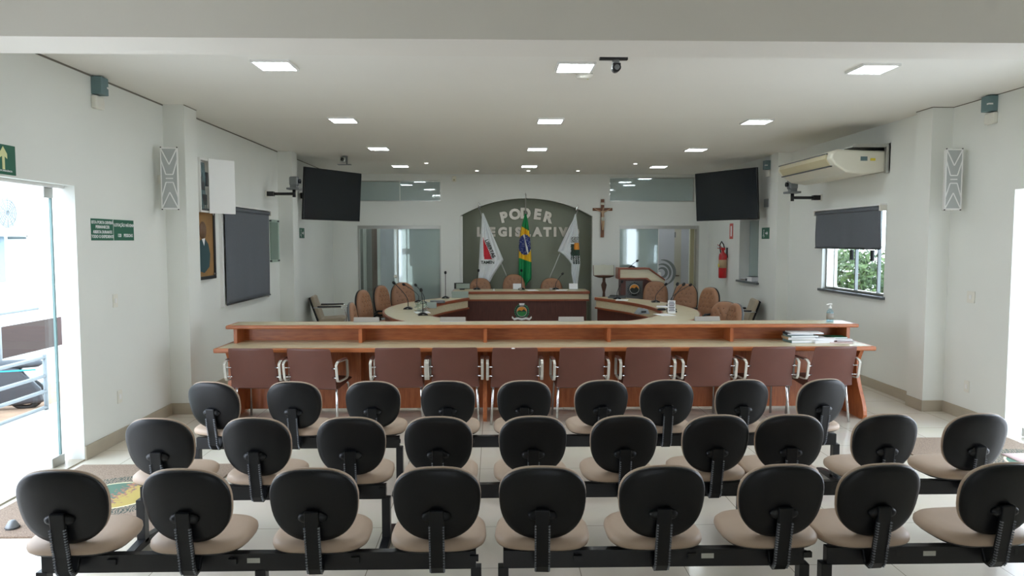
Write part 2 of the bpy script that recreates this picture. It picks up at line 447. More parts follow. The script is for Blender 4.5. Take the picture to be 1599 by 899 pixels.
w.box(RA, 5.05, -3, 3.6, 0, CZ).box(RA, 5.05, 3.6, 6.74, 2.34, CZ).box(RA, 5.05, 6.74, 7.7, 0, CZ)
w.box(RP, 5.05, 7.7, 8.0, 0, CZ)
w.box(RB, 4.95, 8.0, 8.76, 0, CZ).box(RB, 4.95, 8.76, 10.45, 0, 1.17).box(RB, 4.95, 8.76, 10.45, 2.27, CZ).box(RB, 4.95, 10.45, 11.65, 0, CZ)
w.box(4.57, 4.95, 11.65, 11.95, 0, CZ)
w.box(4.6, 4.95, 11.95, 12.5, 0, CZ).box(4.6, 4.95, 12.5, 13.5, 0, 1.13).box(4.6, 4.95, 12.5, 13.5, 2.25, CZ).box(4.6, 4.95, 13.5, BY, 0, CZ)
struct('wall_right', w, M['wall'])
struct('wall_front', MB().box(-3.62, .4, -3.15, -3, 0, CZ).box(1.0, 5.05, -3.15, -3, 0, CZ).box(.4, 1.0, -3.15, -3, 2.1, CZ), M['wall'])
w = MB()
w.box(-3.62, -2.91, BY, 15.65, 0, CZ).box(-2.91, -1.14, BY, 15.65, 2.19, 2.70).box(-2.91, -1.14, BY, 15.65, 3.14, CZ)
arc = []
x0, x1, zs, zt = -0.74, 2.10, 2.39, 2.77
hw = (x1 - x0) / 2; cxn = (x0 + x1) / 2; rad = (hw * hw + (zt - zs) ** 2) / (2 * (zt - zs)); a0 = math.asin(hw / rad)
for i in range(25):
    a = -a0 + 2 * a0 * i / 24
    arc.append((cxn + rad * math.sin(a), zt - rad + rad * math.cos(a)))
w.prism([(-1.14, 0), (x0, 0)] + arc + [(x1, 0), (2.46, 0), (2.46, CZ), (-1.14, CZ)], 'y', BY, 15.65)
w.box(2.46, 2.68, BY, 15.65, 0, 2.70).box(2.46, 4.29, BY, 15.65, 3.22, CZ).box(2.68, 4.4, BY, 15.65, 2.19, 2.70)
w.box(4.29, 4.4, BY, 15.65, 2.70, CZ).box(4.4, 5.05, BY, 15.65, 0, CZ)
struct('wall_back', w, M['wall'])
# arched niche behind the head table
n = MB()
n.prism([(x0 - .03, 0)] + [(cxn + (px_ - cxn) * 1.02, pz + .02) for px_, pz in arc] + [(x1 + .03, 0)], 'y', 15.9, 15.96)
n.box(x0 - .08, x0, 15.65, 15.96, 0, zs).box(x1, x1 + .08, 15.65, 15.96, 0, zs)
for i in range(24):
    (ax, az), (bx, bz) = arc[i], arc[i + 1]
    n.prism([(ax, az), (bx, bz), (bx, bz + .05), (ax, az + .05)], 'y', 15.65, 15.96)
struct('wall_niche', n, M['niche'])
struct('trim_1', MB().box(x0, x0 + .06, 15.56, 15.64, 0, zs + .01), M['white'], bevel=.004)
# rooms behind the glass doors
b = MB()
b.box(-3.62, 5.05, 19.9, 20, 0, CZ).box(-3.62, -3.52, 15.65, 20, 0, CZ).box(4.95, 5.05, 15.65, 20, 0, CZ)
b.box(-0.95, -0.85, 15.65, 20, 0, CZ).box(2.3, 2.4, 15.65, 20, 0, CZ)
struct('wall_rear_rooms', b, M['wall'])

# skirting
def skirt(name, segs):
    m_ = MB()
    for (ax, ay, bx, by) in segs:
        m_.box(min(ax, bx), max(ax, bx), min(ay, by), max(ay, by), 0, 0.12)
    struct(name, m_, M['base'], bevel=.003)
skirt('baseboard_left', [(LA, 6.11, LA + .014, 7.76), (LA, 7.746, LP + .014, 7.76), (LP, 7.76, LP + .014, 8.08), (LB, 8.08, LB + .014, 11.7), (LB, 11.686, -3.206, 11.7), (-3.22, 11.7, -3.206, 12.0), (-3.43, 12.0, -3.416, BY)])
skirt('baseboard_right', [(RA - .014, 6.74, RA, 7.7), (RP - .014, 7.686, RA, 7.7), (RP - .014, 7.7, RP, 8.0), (RB - .014, 8.0, RB, 11.65), (4.556, 11.636, RB, 11.65), (4.556, 11.65, 4.57, 11.95), (4.586, 11.95, 4.6, BY)])
skirt('baseboard_back', [(-3.43, BY - .014, -2.91, BY), (-1.14, BY - .014, x0, BY), (x1, BY - .014, 2.68, BY), (4.4, BY - .014, 4.6, BY)])
t = MB()
t.box(LA, LA + .006, 4.39, 7.76, CZ - .014, CZ).box(LB, LB + .006, 8.08, 11.7, CZ - .014, CZ).box(-3.43, -3.424, 12, BY, CZ - .012, CZ)
t.box(LP, LP + .005, 7.76, 8.08, CZ - .008, CZ)
struct('shadow_line_left', t, M['joint'])  # thin dark strips standing in for the shadow gap, left wall to ceiling
t = MB()
t.box(RA - .004, RA, 4.39, 7.7, CZ - .008, CZ).box(RP - .004, RP, 7.7, 8.0, CZ - .008, CZ).box(RP, RA, 7.696, 7.7, CZ - .008, CZ)
struct('shadow_line_right', t, M['joint'])  # same painted shadow gap along the right wall

# left doorway: aluminium head, frameless glass leaf with clamp
def bev(o): return o
g = MB(); g.box(-3.615, -3.60, 4.95, 6.0, 0.03, 2.25)
d = struct('door_1', g, M['clear'])
e_ = MB().box(-3.617, -3.598, 5.995, 6.012, 0.03, 2.25); e_.build('glass_edge', M['teal'], d)
c_ = MB().box(-3.625, -3.59, 5.9, 6.02, 2.20, 2.285); c_.build('top_clamp', M['alum'], d, bevel=.006)
c_ = MB().box(-3.63, -3.585, 5.86, 6.03, 0.005, 0.09); c_.build('floor_clamp', M['alum'], d, bevel=.006)
struct('trim_4', MB().box(-3.60, -3.55, 2.7, 6.11, 2.285, 2.31), M['white'], bevel=.004)
struct('trim_5', MB().box(-3.62, -3.47, 2.7, 6.11, 0, 0.012), M['base'])
g = MB(); g.box(5.02, 5.035, 5.6, 6.6, 0.03, 2.25)
d = struct('door_2', g, M['clear'])
MB().box(5.015, 5.04, 6.595, 6.615, 0.03, 2.25).build('glass_edge', M['teal'], d)
MB().box(5.005, 5.05, 6.5, 6.66, 0.005, 0.09).build('floor_clamp', M['alum'], d, bevel=.006)
MB().cyl((4.96, 6.3, 0.8), (4.96, 6.3, 1.4), .015, n=10).build('pull_handle', M['alum'], d)

# glass walls and transoms at the back
def glazed(name, xa, xb, z0, z1, m, y=15.57):
    o = struct(name, MB().box(xa, xb, y, y + .01, z0, z1), m)
    return o
o = glazed('window_1', -2.89, -1.16, 2.72, 3.12, M['frost'])
f = MB(); f.box(-2.91, -1.14, 15.55, 15.6, 3.12, 3.14).box(-2.91, -1.14, 15.55, 15.6, 2.70, 2.72).box(-1.16, -1.14, 15.55, 15.6, 2.72, 3.12).box(-2.91, -2.89, 15.55, 15.6, 2.72, 3.12)
f.build('window_frame', M['alum'], o)
MB().box(-2.02, -2.00, 15.56, 15.58, 2.72, 3.12).build('mullion', M['alum'], o)
o = glazed('window_2', 2.48, 4.27, 2.72, 3.2, M['frost'])
f = MB(); f.box(2.46, 4.29, 15.55, 15.6, 3.2, 3.22).box(2.46, 4.29, 15.55, 15.6, 2.70, 2.72).box(2.46, 2.48, 15.55, 15.6, 2.72, 3.2).box(4.27, 4.29, 15.55, 15.6, 2.72, 3.2)
f.build('window_frame', M['alum'], o)
for z in (2.86, 3.1): MB().cyl((2.47, 15.54, z), (2.47, 15.56, z), .015, n=10).build('glass_clip', M['chrome'], o)
# left glass door set: one fixed tinted pane, one pane slid open
o = glazed('door_3', -2.05, -1.15, 0.02, 2.12, M['tintglass'])
MB().box(-2.91, -1.14, 15.53, 15.6, 2.12, 2.19).build('door_head', M['alum'], o)
MB().box(-1.165, -1.14, 15.54, 15.6, 0, 2.12).build('side_channel', M['alum'], o)
MB().box(-2.062, -2.05, 15.56, 15.585, 0.02, 2.12).build('glass_edge', M['acrylicedge'], o)
h_ = MB().tube([(-2.17, 15.50, .98), (-2.17, 15.44, .98), (-2.17, 15.44, 1.16), (-2.17, 15.50, 1.16)], .014, 8)
o2 = glazed('door_4', -2.9, -2.1, 0.02, 2.12, M['clear'], 15.60)
MB().box(-2.91, -2.875, 15.53, 15.62, 0, 2.12).build('side_channel', M['alum'], o2)
MB().lathe([(.001, 0), (.035, 0), (.035, -.03), (.001, -.03)], (-2.13, 15.6, 1.1), 14, 'y').build('door_handle', M['whitep'], o2)
o = glazed('door_5', 2.70, 3.54, 0.02, 2.12, M['tintglass'])
MB().box(2.68, 4.4, 15.53, 15.6, 2.12, 2.19).build('door_head', M['alum'], o)
MB().box(2.68, 2.70, 15.54, 15.6, 0, 2.12).build('side_channel', M['alum'], o)
MB().box(3.53, 3.545, 15.55, 15.585, 0.02, 2.12).build('glass_edge', M['white'], o)
MB().box(3.55, 3.60, 15.54, 15.6, 1.02, 1.18).build('door_lock', M['white'], o, bevel=.005)
struct('trim_6', MB().box(4.26, 4.34, 15.66, 15.72, 0, 2.12), M['ochre'])
struct('trim_7', MB().box(4.345, 4.4, 15.5, 15.65, 0, 2.19), M['alum'])

# things seen through the left glass
struct('wall_partition_left', MB().box(-2.60, -2.30, 16.6, 16.68, 0, 2.35), M['panelw'])
struct('trim_8', MB().box(-2.66, -2.60, 16.52, 16.68, 0, 2.35), M['white'])
struct('wall_partition_brown', MB().box(-2.86, -2.72, 17.0, 17.08, 0, 2.4), M['panelb'])
struct('wall_partition_grey', MB().box(-3.5, -2.78, 17.6, 17.68, 0, 2.5), M['panelg'])
struct('trim_9', MB().box(-3.12, -3.05, 17.3, 17.36, 0, 2.4), M['white'])
o = struct('window_3', MB().box(-2.52, -2.26, 19.86, 19.89, 0.4, 2.6), emit('daylit_pane', (0.8, 0.88, 0.9, 1), 0.5))
MB().box(-2.40, -2.38, 19.82, 19.86, 0.4, 2.6).build('mullion', M['grey'], o)
MB().box(-2.54, -2.24, 19.82, 19.86, 1.5, 1.66).build('transom_bar', M['grey'], o)
o = thing('white_screen', 'white hanging screen behind the tinted glass of the left rear door', 'screen', (-1.86, 18.0, 0))
MB().box(-.24, .24, -.015, .015, 1.25, 2.3).build('panel', M['panelw'], o)
MB().cyl((0, 0, 2.3), (0, 0, CZ), .012, n=8).build('hanger', M['grey'], o)
o = thing('storage_cabinet', 'dark grey low cabinet behind the tinted glass of the left rear door', 'cabinet', (-1.75, 17.0, 0))
MB().box(-.5, .5, -.22, .22, 0, .82).build('body', M['stone'], o, bevel=.005)
MB().box(-.49, -.01, -.235, -.22, .04, .8).build('door', M['grey'], o); MB().box(.01, .49, -.235, -.22, .04, .8).build('door', M['grey'], o)
# things seen through the right glass
struct('wall_partition_right', MB().box(3.62, 4.22, 16.9, 16.98, 0, 2.5), M['panelw'])
o = struct('door_6', MB().box(4.24, 4.56, 17.6, 17.66, 0, 2.45), M['creamdoor'])
MB().tube([(4.5, 17.58, 1.02), (4.5, 17.54, 1.02), (4.42, 17.54, 1.02)], .012, 8).build('door_handle', M['turned'], o)
MB().box(4.36, 4.42, 17.585, 17.6, 1.95, 2.08).build('notice', M['grey'], o)
struct('trim_10', MB().box(4.56, 4.75, 17.6, 17.66, 0, 2.45), M['panelw'])
# grey swirl painted on the white partition
sw = MB()
for (r0, a1, a2, wd) in ((.30, -70, 95, .075), (.20, -60, 120, .06), (.11, -150, 150, .07)):
    for i in range(18):
        t1 = R(a1 + (a2 - a1) * i / 18); t2 = R(a1 + (a2 - a1) * (i + 1) / 18)
        k1 = math.sin(math.pi * (i + .02) / 18) * .8 + .2; k2 = math.sin(math.pi * (i + .98) / 18) * .8 + .2
        sw.add([((r0 - wd*k1/2) * math.cos(t1), 0, (r0 - wd*k1/2) * math.sin(t1)), ((r0 + wd*k1/2) * math.cos(t1), 0, (r0 + wd*k1/2) * math.sin(t1)),
                ((r0 + wd*k2/2) * math.cos(t2), 0, (r0 + wd*k2/2) * math.sin(t2)), ((r0 - wd*k2/2) * math.cos(t2), 0, (r0 - wd*k2/2) * math.sin(t2))], [(0, 1, 2, 3)])
o = sw.build('wall_emblem', M['grey']); o.location = (3.93, 16.893, 1.12)
tag(o, 'grey swirl emblem on the white partition behind the right glass door', 'emblem')

# ------------------------------------------------------------------ outside the left doorway
struct('ground_porch', MB().box(-5.12, -3.62, -2, 9.4, -.2, -.02), M['concrete'])
struct('ground_street', MB().box(-40, -5.12, -20, 45, -1.15, -.95), M['concrete'])
struct('ground_street_side', MB().box(-5.12, -3.62, 9.4, 45, -1.15, -.95), M['brickdirt'])
struct('ground_rear', MB().box(-5.12, 7.2, -20, -3.15, -.2, -.02), M['concrete'])
struct('ground_right', MB().box(5.05, 40, -20, 45, -1.0, -.8), M['concrete'])
struct('ground_porch_right', MB().box(5.05, 7.2, -2, 8.2, -.2, -.02), M['concrete'])
o = thing('white_building', 'overexposed white building with a brown painted base, seen through the left doorway', 'building', (-11.8, 12, -.95))
MB().box(-4, 0, -9, 13, 0.76, 5.5).build('wall', M['extwhite'], o)
MB().box(-4, .03, -9, 13, 0, 0.76).build('painted_base', M['browncoat'], o)
wn_ = MB().box(0, .04, 2.0, 5.7, 1.83, 2.98).build('window', M['bluewin'], o)
MB().box(.04, .06, 3.8, 3.86, 1.83, 2.98).build('mullion', M['alum'], wn_)
o = thing('condenser_unit', 'white air conditioner condenser with round fan grille on outside building', 'air conditioner', (-11.72, 17.25, 2.0))
MB().box(0, .36, -.55, .5, 0, .98).build('casing', M['white'], o, bevel=.02)
gr = MB()
for r_ in (.06, .12, .18, .24, .30, .35):
    gr.tube([(.38, -.02 + r_ * math.cos(R(k * 15)), .52 + r_ * math.sin(R(k * 15))) for k in range(25)], .006, 5, False)
for k in range(12): gr.cyl((.38, -.02, .52), (.38, -.02 + .35 * math.cos(R(k * 30)), .52 + .35 * math.sin(R(k * 30))), .005, n=5)
gr.build('fan_grille', M['grey'], o)
MB().lathe([(.001, 0), (.34, 0), (.34, .01), (.001, .01)], (.362, -.02, .52), 32, 'x').build('fan_opening', M['fan'], o)
MB().box(0, .45, -.6, -.55, -.1, 0).box(0, .45, .5, .55, -.1, 0).box(0, .45, -.7, .7, -.03, 0).build('bracket', M['alum'], o)
# porch railing
o = thing('porch_railing', 'white tubular railing along the porch outside the left doorway', 'railing', (-5.0, 7.5, -.02))
MB().cyl((0, .6, 0), (0, .6, .62), .022, n=12).build('post', M['railm'], o)
MB().cyl((0, -3.2, 0), (0, -3.2, 1.15), .022, n=12).build('post', M['railm'], o)
for z in (.03, .21, .38, .59): MB().cyl((0, -3.4, z), (0, .6, z), .02, n=10).build('rail', M['railm'], o)
MB().tube([(0, -3.4, 1.13), (0, .52, 1.14)], .016, 8).build('rail', M['railm'], o)
o = thing('street_post', 'grey metal post standing behind the scooter outside the left doorway', 'post', (-8.95, 13.2, -.95))
MB().cyl((0, 0, .02), (0, 0, 1.5), .045, n=14).build('tube', M['railm'], o)
MB().lathe([(.001, 0), (.09, 0), (.09, .02), (.001, .02)], n=16).build('foot', M['railm'], o)
struct('ground_dirt', MB().box(-10.2, -6.6, 9.6, 14.5, -.95, -.94), M['brickdirt'])
# scooter parked on the street below the porch
o = thing('motor_scooter', 'dark grey motor scooter with a cyan stripe parked beyond the porch railing', 'scooter', (-8.45, 12.0, -.95), R(200))
body = MB()
body.prism([(-.9, .1), (-.85, .35), (-.55, .72), (-.1, .78), (.12, .68), (.2, .38), (.5, .33), (.66, .9), (.78, .95), (.74, .2), (.2, .1), (-.4, .08)], 'y', -.13, .13)
body.build('bodywork', M['scoot'], o, bevel=.05, seg=4)
MB().pad(1.0, .3, [(.06, -.04), (0, 0), (0, .04), (.05, .08), (.12, .09)], n=3.2, mx=Matrix.Translation((-.38, 0, .74))).build('saddle', M['scootseat'], o)
MB().box(-.8, .15, .131, .137, .655, .68).build('stripe', M['cyan'], o)
for x in (-.62, .72):
    w_ = MB(); w_.tube([(x + .23 * math.cos(R(k*15)), 0, .25 + .23 * math.sin(R(k*15))) for k in range(25)], .045, 10, False); w_ = w_.build('tyre', M['rubber'], o)
    MB().lathe([(.001, -.04), (.16, -.04), (.16, .04), (.001, .04)], (x, 0, .25), 20, 'y').build('rim', M['grey'], w_)
MB().tube([(.62, 0, .9), (.6, 0, 1.02)], .03, 8).tube([(.5, -.32, 1.06), (.6, -.1, 1.02), (.6, .1, 1.02), (.5, .32, 1.06)], .016, 8).build('handlebar', M['blackm'], o)
MB().tube([(-.35, -.17, .3), (-.9, -.2, .36)], [.03, .05], 10).build('exhaust', M['grey'], o)

# trees beyond the right window
def tree(loc, rad, label, seed):
    rnd = random.Random(seed)
    o = thing('leafy_tree', label, 'tree', loc, 0, 'trees outside the right window')
    MB().tube([(0, 0, 0), (.05, .02, 1.0), (0, .05, 1.9)], [.14, .1, .06], 8).build('trunk', M['bark'], o)
    lf = MB()
    for i in range(2600):
        th = rnd.uniform(0, 2 * math.pi); ph = math.acos(rnd.uniform(-1, 1)); q = rad * rnd.uniform(.35, 1) ** .5
        q *= 1 + .25 * math.sin(3 * th + seed) * math.sin(2 * ph)
        c = Vector((q * math.sin(ph) * math.cos(th), q * math.sin(ph) * math.sin(th), 1.6 + q * .9 * math.cos(ph)))
        a = Vector([rnd.gauss(0, 1) for _ in range(3)]).normalized(); b_ = a.orthogonal().normalized(); s_ = rnd.uniform(.05, .12)
        lf.add([c - a * s_, c + b_ * s_ * .45, c + a * s_, c - b_ * s_ * .45], [(0, 1, 2, 3)])
    lf.build('foliage', M['leaf'], o)
tree((8.6, 16.9, -.8), 1.0, 'bushy green tree outside the right window, nearest to the middle of the panes', 3)
tree((11.6, 19.2, -.8), 1.2, 'green tree outside the right window, at the right edge of the panes', 5)
tree((10.6, 23.0, -.8), 1.5, 'distant tree outside the right window, behind the other two', 9)

# ------------------------------------------------------------------ right window and blinds
o = struct('window_4', MB().box(4.87, 4.876, 8.78, 10.43, 1.19, 2.25), M['clear'])
f = MB(); f.box(4.84, 4.9, 8.76, 10.45, 1.17, 1.2).box(4.84, 4.9, 8.76, 10.45, 2.24, 2.27).box(4.84, 4.9, 8.76, 8.79, 1.2, 2.24).box(4.84, 4.9, 10.42, 10.45, 1.2, 2.24)
f.build('window_frame', M['alum'], o)
for y in (9.05, 9.62, 10.22): MB().box(4.85, 4.89, y - .012, y + .012, 1.2, 2.24).build('mullion', M['white'] if y > 10 else M['grey'], o)
for y in (9.18, 9.72): MB().box(4.835, 4.865, y - .03, y + .03, 1.6, 1.74).build('latch', M['blackm'], o, bevel=.004)
MB().box(4.74, 4.9, 8.72, 10.5, 1.135, 1.17).build('window_sill', M['stone'], o, bevel=.004)
o = struct('window_5', MB().box(4.78, 4.79, 12.52, 13.48, 1.15, 2.23), M['tintglass'])
MB().box(4.775, 4.80, 12.97, 12.995, 1.15, 2.23).build('mullion', M['white'], o)
MB().box(4.55, 4.8, 12.46, 13.54, 1.10, 1.135).build('window_sill', M['stone'], o, bevel=.004)
struct('wall_room_right', MB().box(5.45, 5.55, 12.2, 13.8, -.8, CZ), M['panelg'])
struct('ceiling_room_right', MB().box(4.95, 5.55, 12.2, 13.8, CZ - .1, CZ), M['panelg'])
struct('wall_room_right_end', MB().box(4.95, 5.45, 13.7, 13.8, -.8, CZ).box(4.95, 5.45, 12.2, 12.3, -.8, CZ), M['panelg'])

def blind(loc, rz, wd, z0, z1, label, channel=True, folds=0.0):
    """roller blind; local x along the wall, -y out from the wall"""
    o = thing('roller_blind', label, 'blind', loc, rz)
    s = MB(); nx, nz = 24, 20; vs = []
    for i in range(nz + 1):
        for j in range(nx + 1):
            u, v = j / nx, i / nz
            vs.append((-wd/2 + wd*u, -.06 - folds * math.sin(u * 17 + v * 3) * (1 - v) - folds * .6 * math.sin(u * 31) * (1 - v), z0 + (z1 - z0) * v))
    fs = [(i*(nx+1)+j, i*(nx+1)+j+1, (i+1)*(nx+1)+j+1, (i+1)*(nx+1)+j) for i in range(nz) for j in range(nx)]
    s.add(vs, fs, True)
    c = s.build('fabric', M['blind'], o)
    so = c.modifiers.new('cloth', 'SOLIDIFY'); so.thickness = .003
    MB().cyl((-wd/2, -.06, z0), (wd/2, -.06, z0), .011, n=10).build('bottom_bar', M['blackm'], o)
    MB().cyl((-wd/2, -.055, z1 + .0), (wd/2, -.055, z1 + .0), .028, n=14).build('roller', M['blind'], o)
    MB().box(-wd/2 - .03, wd/2 + .03, -.095, -.0, z1 + .03, z1 + .052).build('head_rail', M['white'], o, bevel=.004)
    for x in (-wd/2 - .02, wd/2 + .02): MB().box(x - .015, x + .015, -.09, 0, z1 - .035, z1 + .035).build('bracket', M['whitep'], o, bevel=.004)
    if channel:
        for x in (-wd/2 - .03, wd/2 + .03): MB().box(x - .022, x + .022, -.04, 0, z0 - .03, z1 - .04).build('side_channel', M['white'], o)
    return o
blind((LB, 10.12, 0), R(90), 1.78, 1.05, 2.27, 'tall charcoal roller blind pulled fully down on the left wall', folds=.004)
o = blind((RB, 9.66, 0), R(-90), 1.78, 1.76, 2.26, 'short charcoal roller blind over the upper half of the right window', channel=False, folds=.012)

# ------------------------------------------------------------------ lamps
def led_panel(loc, label, group='square ceiling lights', dy=1):
    o = thing('ceiling_light', label, 'ceiling light', loc, 0, group)
    f = MB(); f.box(-.155, .155, -.155, -.138, -.02, 0).box(-.155, .155, .138, .155, -.02, 0).box(-.155, -.138, -.138, .138, -.02, 0).box(.138, .155, -.138, .138, -.02, 0)
    f.build('frame', M['white'], o)
    MB().box(-.139, .139, -.139, .139, -.014, -.006).build('diffuser', M['led'], o)
    return o
cols_ = [(-1.77, 'left'), (.66, 'middle'), (3.12, 'right')]
rows_ = [(6.0, 'nearest row, beside the beam'), (8.64, 'second row from the beam'), (11.24, 'third row from the beam'), (13.80, 'farthest row, near the back wall')]
first = None
for y, rn in rows_:
    for x, cn in cols_:
        lb = 'square white ceiling light, %s one in the %s' % (cn, rn)
        if first is None: first = led_panel((x, y, CZ), lb)
        else: dup(first, (x, y, CZ), 0, lb)
for x, y, lb in ((-2.2, 18.3, 'far square fill light added in the room behind the left glass door'), (-2.2, 16.4, 'near square fill light added in the room behind the left glass door'), (3.4, 18.3, 'far square fill light added in the room behind the right glass door'), (3.4, 16.4, 'near square fill light added in the room behind the right glass door')):
    dup(first, (x, y, CZ), 0, lb, 'added fill lights in the rear rooms')  # panels added to brighten the rooms behind the glass doors
fs_ = None
for x, y, lb in ((-1.24, 13.35, 'tiny round spotlight in the ceiling, leftmost of the five'), (-.35, 14.75, 'tiny round ceiling spotlight above the left flag'), (.69, 14.73, 'tiny round ceiling spotlight above the green flag'), (1.69, 14.70, 'tiny round ceiling spotlight above the rightmost flag'), (2.59, 13.35, 'tiny round spotlight in the ceiling, rightmost of the five')):
    if fs_ is None:
        fs_ = thing('ceiling_spotlight', lb, 'spotlight', (x, y, CZ), 0, 'ceiling spotlights')
        MB().lathe([(.03, -.006), (.045, -.006), (.045, 0), (.03, 0), (.03, -.006)], n=20).build('ring', M['white'], fs_)
        MB().lathe([(.001, -.008), (.028, -.008), (.028, -.002), (.001, -.002)], n=16).build('lamp', M['spot'], fs_)
    else: dup(fs_, (x, y, CZ), 0, lb)
o = thing('smoke_detector', 'white round smoke detector on the ceiling beside the nearest middle light', 'smoke detector', (.77, 6.28, CZ))
MB().lathe([(.075, 0), (.075, -.015), (.06, -.035), (.03, -.042), (.001, -.042)], n=24).build('body', M['whitep'], o)
MB().lathe([(.001, -.043), (.006, -.043), (.006, -.048), (.001, -.048)], (.03, 0, 0), 8).build('indicator', M['lum'], o)

# ------------------------------------------------------------------ wall and ceiling fittings
def camera_box(loc, rz, label):
    o = thing('wall_camera', label, 'camera', loc, rz)      # local: arm runs along -y out of the wall
    MB().box(-.05, .05, -.02, 0, -.05, .05).build('wall_plate', M['whitep'], o, bevel=.004)
    a = MB(); a.box(-.045, .045, -.12, -.02, -.035, .035); a.tube([(0, -.1, 0), (0, -.42, 0)], .022, 12)
    a.build('arm', M['blackm'], o, bevel=.004)
    MB().cyl((0, -.42, -.05), (0, -.42, .06), .025, n=12).build('pivot', M['blackm'], o)
    MB().box(-.10, .10, -.52, -.33, .06, .09).build('base_plate', M['grey'], o, bevel=.008)
    MB().box(-.055, .055, -.47, -.37, .09, .13).build('turret', M['grey'], o, bevel=.01)
    h = MB().box(-.06, .06, -.49, -.36, .12, .26).build('head', M['grey'], o, bevel=.025, seg=3)
    MB().lathe([(.001, 0), (.032, 0), (.036, -.03), (.001, -.03)], (0, -.49, .19), 16, 'y').build('lens', M['screen'], h)
    return o
camera_box((LB, 11.1, 2.57), R(90), 'grey pan camera on a black arm, mounted on the left wall above the blind')
camera_box((RB, 10.55, 2.49), R(-90), 'grey pan camera on a black arm, on the right wall beneath the air conditioner')
o = thing('ceiling_camera', 'small black camera on a flat bracket hanging from the ceiling near the beam', 'camera', (.93, 5.72, CZ))
MB().box(-.11, .11, -.02, .02, -.02, 0).build('bracket', M['blackm'], o, bevel=.003)
MB().cyl((.02, 0, -.02), (.02, 0, -.055), .028, n=12).build('pivot', M['grey'], o)
h = MB().tube([(.02, .04, -.08), (.02, -.05, -.085)], .032, 14).box(-.01, .05, -.04, .03, -.085, -.05).build('head', M['blackm'], o)
MB().lathe([(.001, 0), (.02, 0), (.02, -.01), (.001, -.01)], (.02, -.05, -.085), 12, 'y').build('lens', M['grey'], h)
o = thing('ceiling_camera', 'grey camera hanging from the ceiling in front of the left television', 'camera', (-2.5, 12.3, CZ))
MB().lathe([(.045, 0), (.045, -.02), (.02, -.03), (.001, -.03)], n=16).build('mount', M['grey'], o)
MB().cyl((.03, 0, -.02), (.03, 0, -.14), .012, n=8).box(-.12, .1, -.05, .05, -.15, -.14).build('shelf_arm', M['grey'], o)
h = MB().box(-.08, .02, -.06, .05, -.11, -.02).build('head', M['alum'], o, bevel=.02)
MB().lathe([(.001, 0), (.03, 0), (.03, -.02), (.001, -.02)], (-.03, -.06, -.065), 14, 'y').build('lens', M['blackm'], h)

def siren(loc, rz, label):
    o = thing('emergency_light', label, 'emergency light', loc, rz)
    MB().box(-.06, .06, -.09, 0, -.15, 0).build('housing', M['bluegrey'], o, bevel=.005)
    MB().box(.03, .061, -.093, -.05, -.09, -.075).build('switch', M['white'], o)
    MB().box(-.07, .07, -.05, 0, -.27, -.16).build('diffuser', M['whitep'], o, bevel=.012)
    return o
siren((LA, 6.47, 3.27), R(90), 'blue grey emergency light high on the left wall near the beam')
siren((RA, 7.08, 3.27), R(-90), 'blue grey emergency light high on the right wall near the beam')
siren((4.6, 12.1, 3.2), R(-90), 'small emergency light beside the far pillar on the right')
o = thing('emergency_light', 'slim dark emergency light on the far pillar at left', 'emergency light', (-3.43, 12.4, 3.1), R(90))
MB().box(-.05, .05, -.05, 0, -.08, .1).build('housing', M['bluegrey'], o, bevel=.004)
MB().box(-.04, .04, -.04, 0, -.2, -.09).build('diffuser', M['whitep'], o, bevel=.006)

def speaker(loc, rz, label, s):
    o = thing('wall_speaker', label, 'loudspeaker', loc, rz)
    w_, h_ = .175, .63
    MB().prism([(-w_/2, 0), (w_/2, 0), (w_/2 - .06, .14), (-w_/2 + .06, .14)], 'z', -h_/2, h_/2).build('cabinet', M['white'], o, bevel=.006)
    g_ = MB().box(-w_/2 + .012, w_/2 - .012, -.008, 0, -h_/2 + .015, h_/2 - .015).build('grille', M['grille'], o)
    p = MB(); a, b_ = w_/2 - .008, h_/2 - .012
    def ln(x1, z1, x2, z2): p.bar([(x1, -.010, z1), (x2, -.010, z2)], (0, 1, 0), .006, .010)
    ln(-a, -b_, -a, b_); ln(a, -b_, a, b_); ln(-a, b_, a, b_); ln(-a, -b_, a, -b_)
    for q in (1, -1):
        ln(-a, q * b_, 0, q * .14); ln(a, q * b_, 0, q * .14)
        ln(-a, q * .19, -.035, q * .04); ln(a, q * .19, .035, q * .04); ln(-.035, q * .04, .035, q * .04)
    ln(-.035, 0, .035, 0)
    p.build('grille_frame', M['white'], o)
    MB().box(s * .02 - .01, s * .02 + .01, .14, .2, -.05, .05).bar([(s * .02, .18, 0), (s * .165, .12, 0)], (0, 0, 1), .08, .02).build('wall_bracket', M['whitep'], o)
    for x, z in ((-a, b_ + .02), (a, b_ + .02), (-a, -b_ - .02), (a, -b_ - .02)):
        MB().lathe([(.001, 0), (.006, 0), (.006, -.012), (.001, -.012)], (x, 0, z * .97), 8, 'y').build('screw', M['blackm'], o)
    return o
speaker((-3.30, 7.50, 2.49), R(4), 'slim white loudspeaker with zigzag grille by the left pillar', -1)
speaker((4.74, 7.42, 2.49), R(-4), 'slim white loudspeaker with zigzag grille by the right pillar', 1)

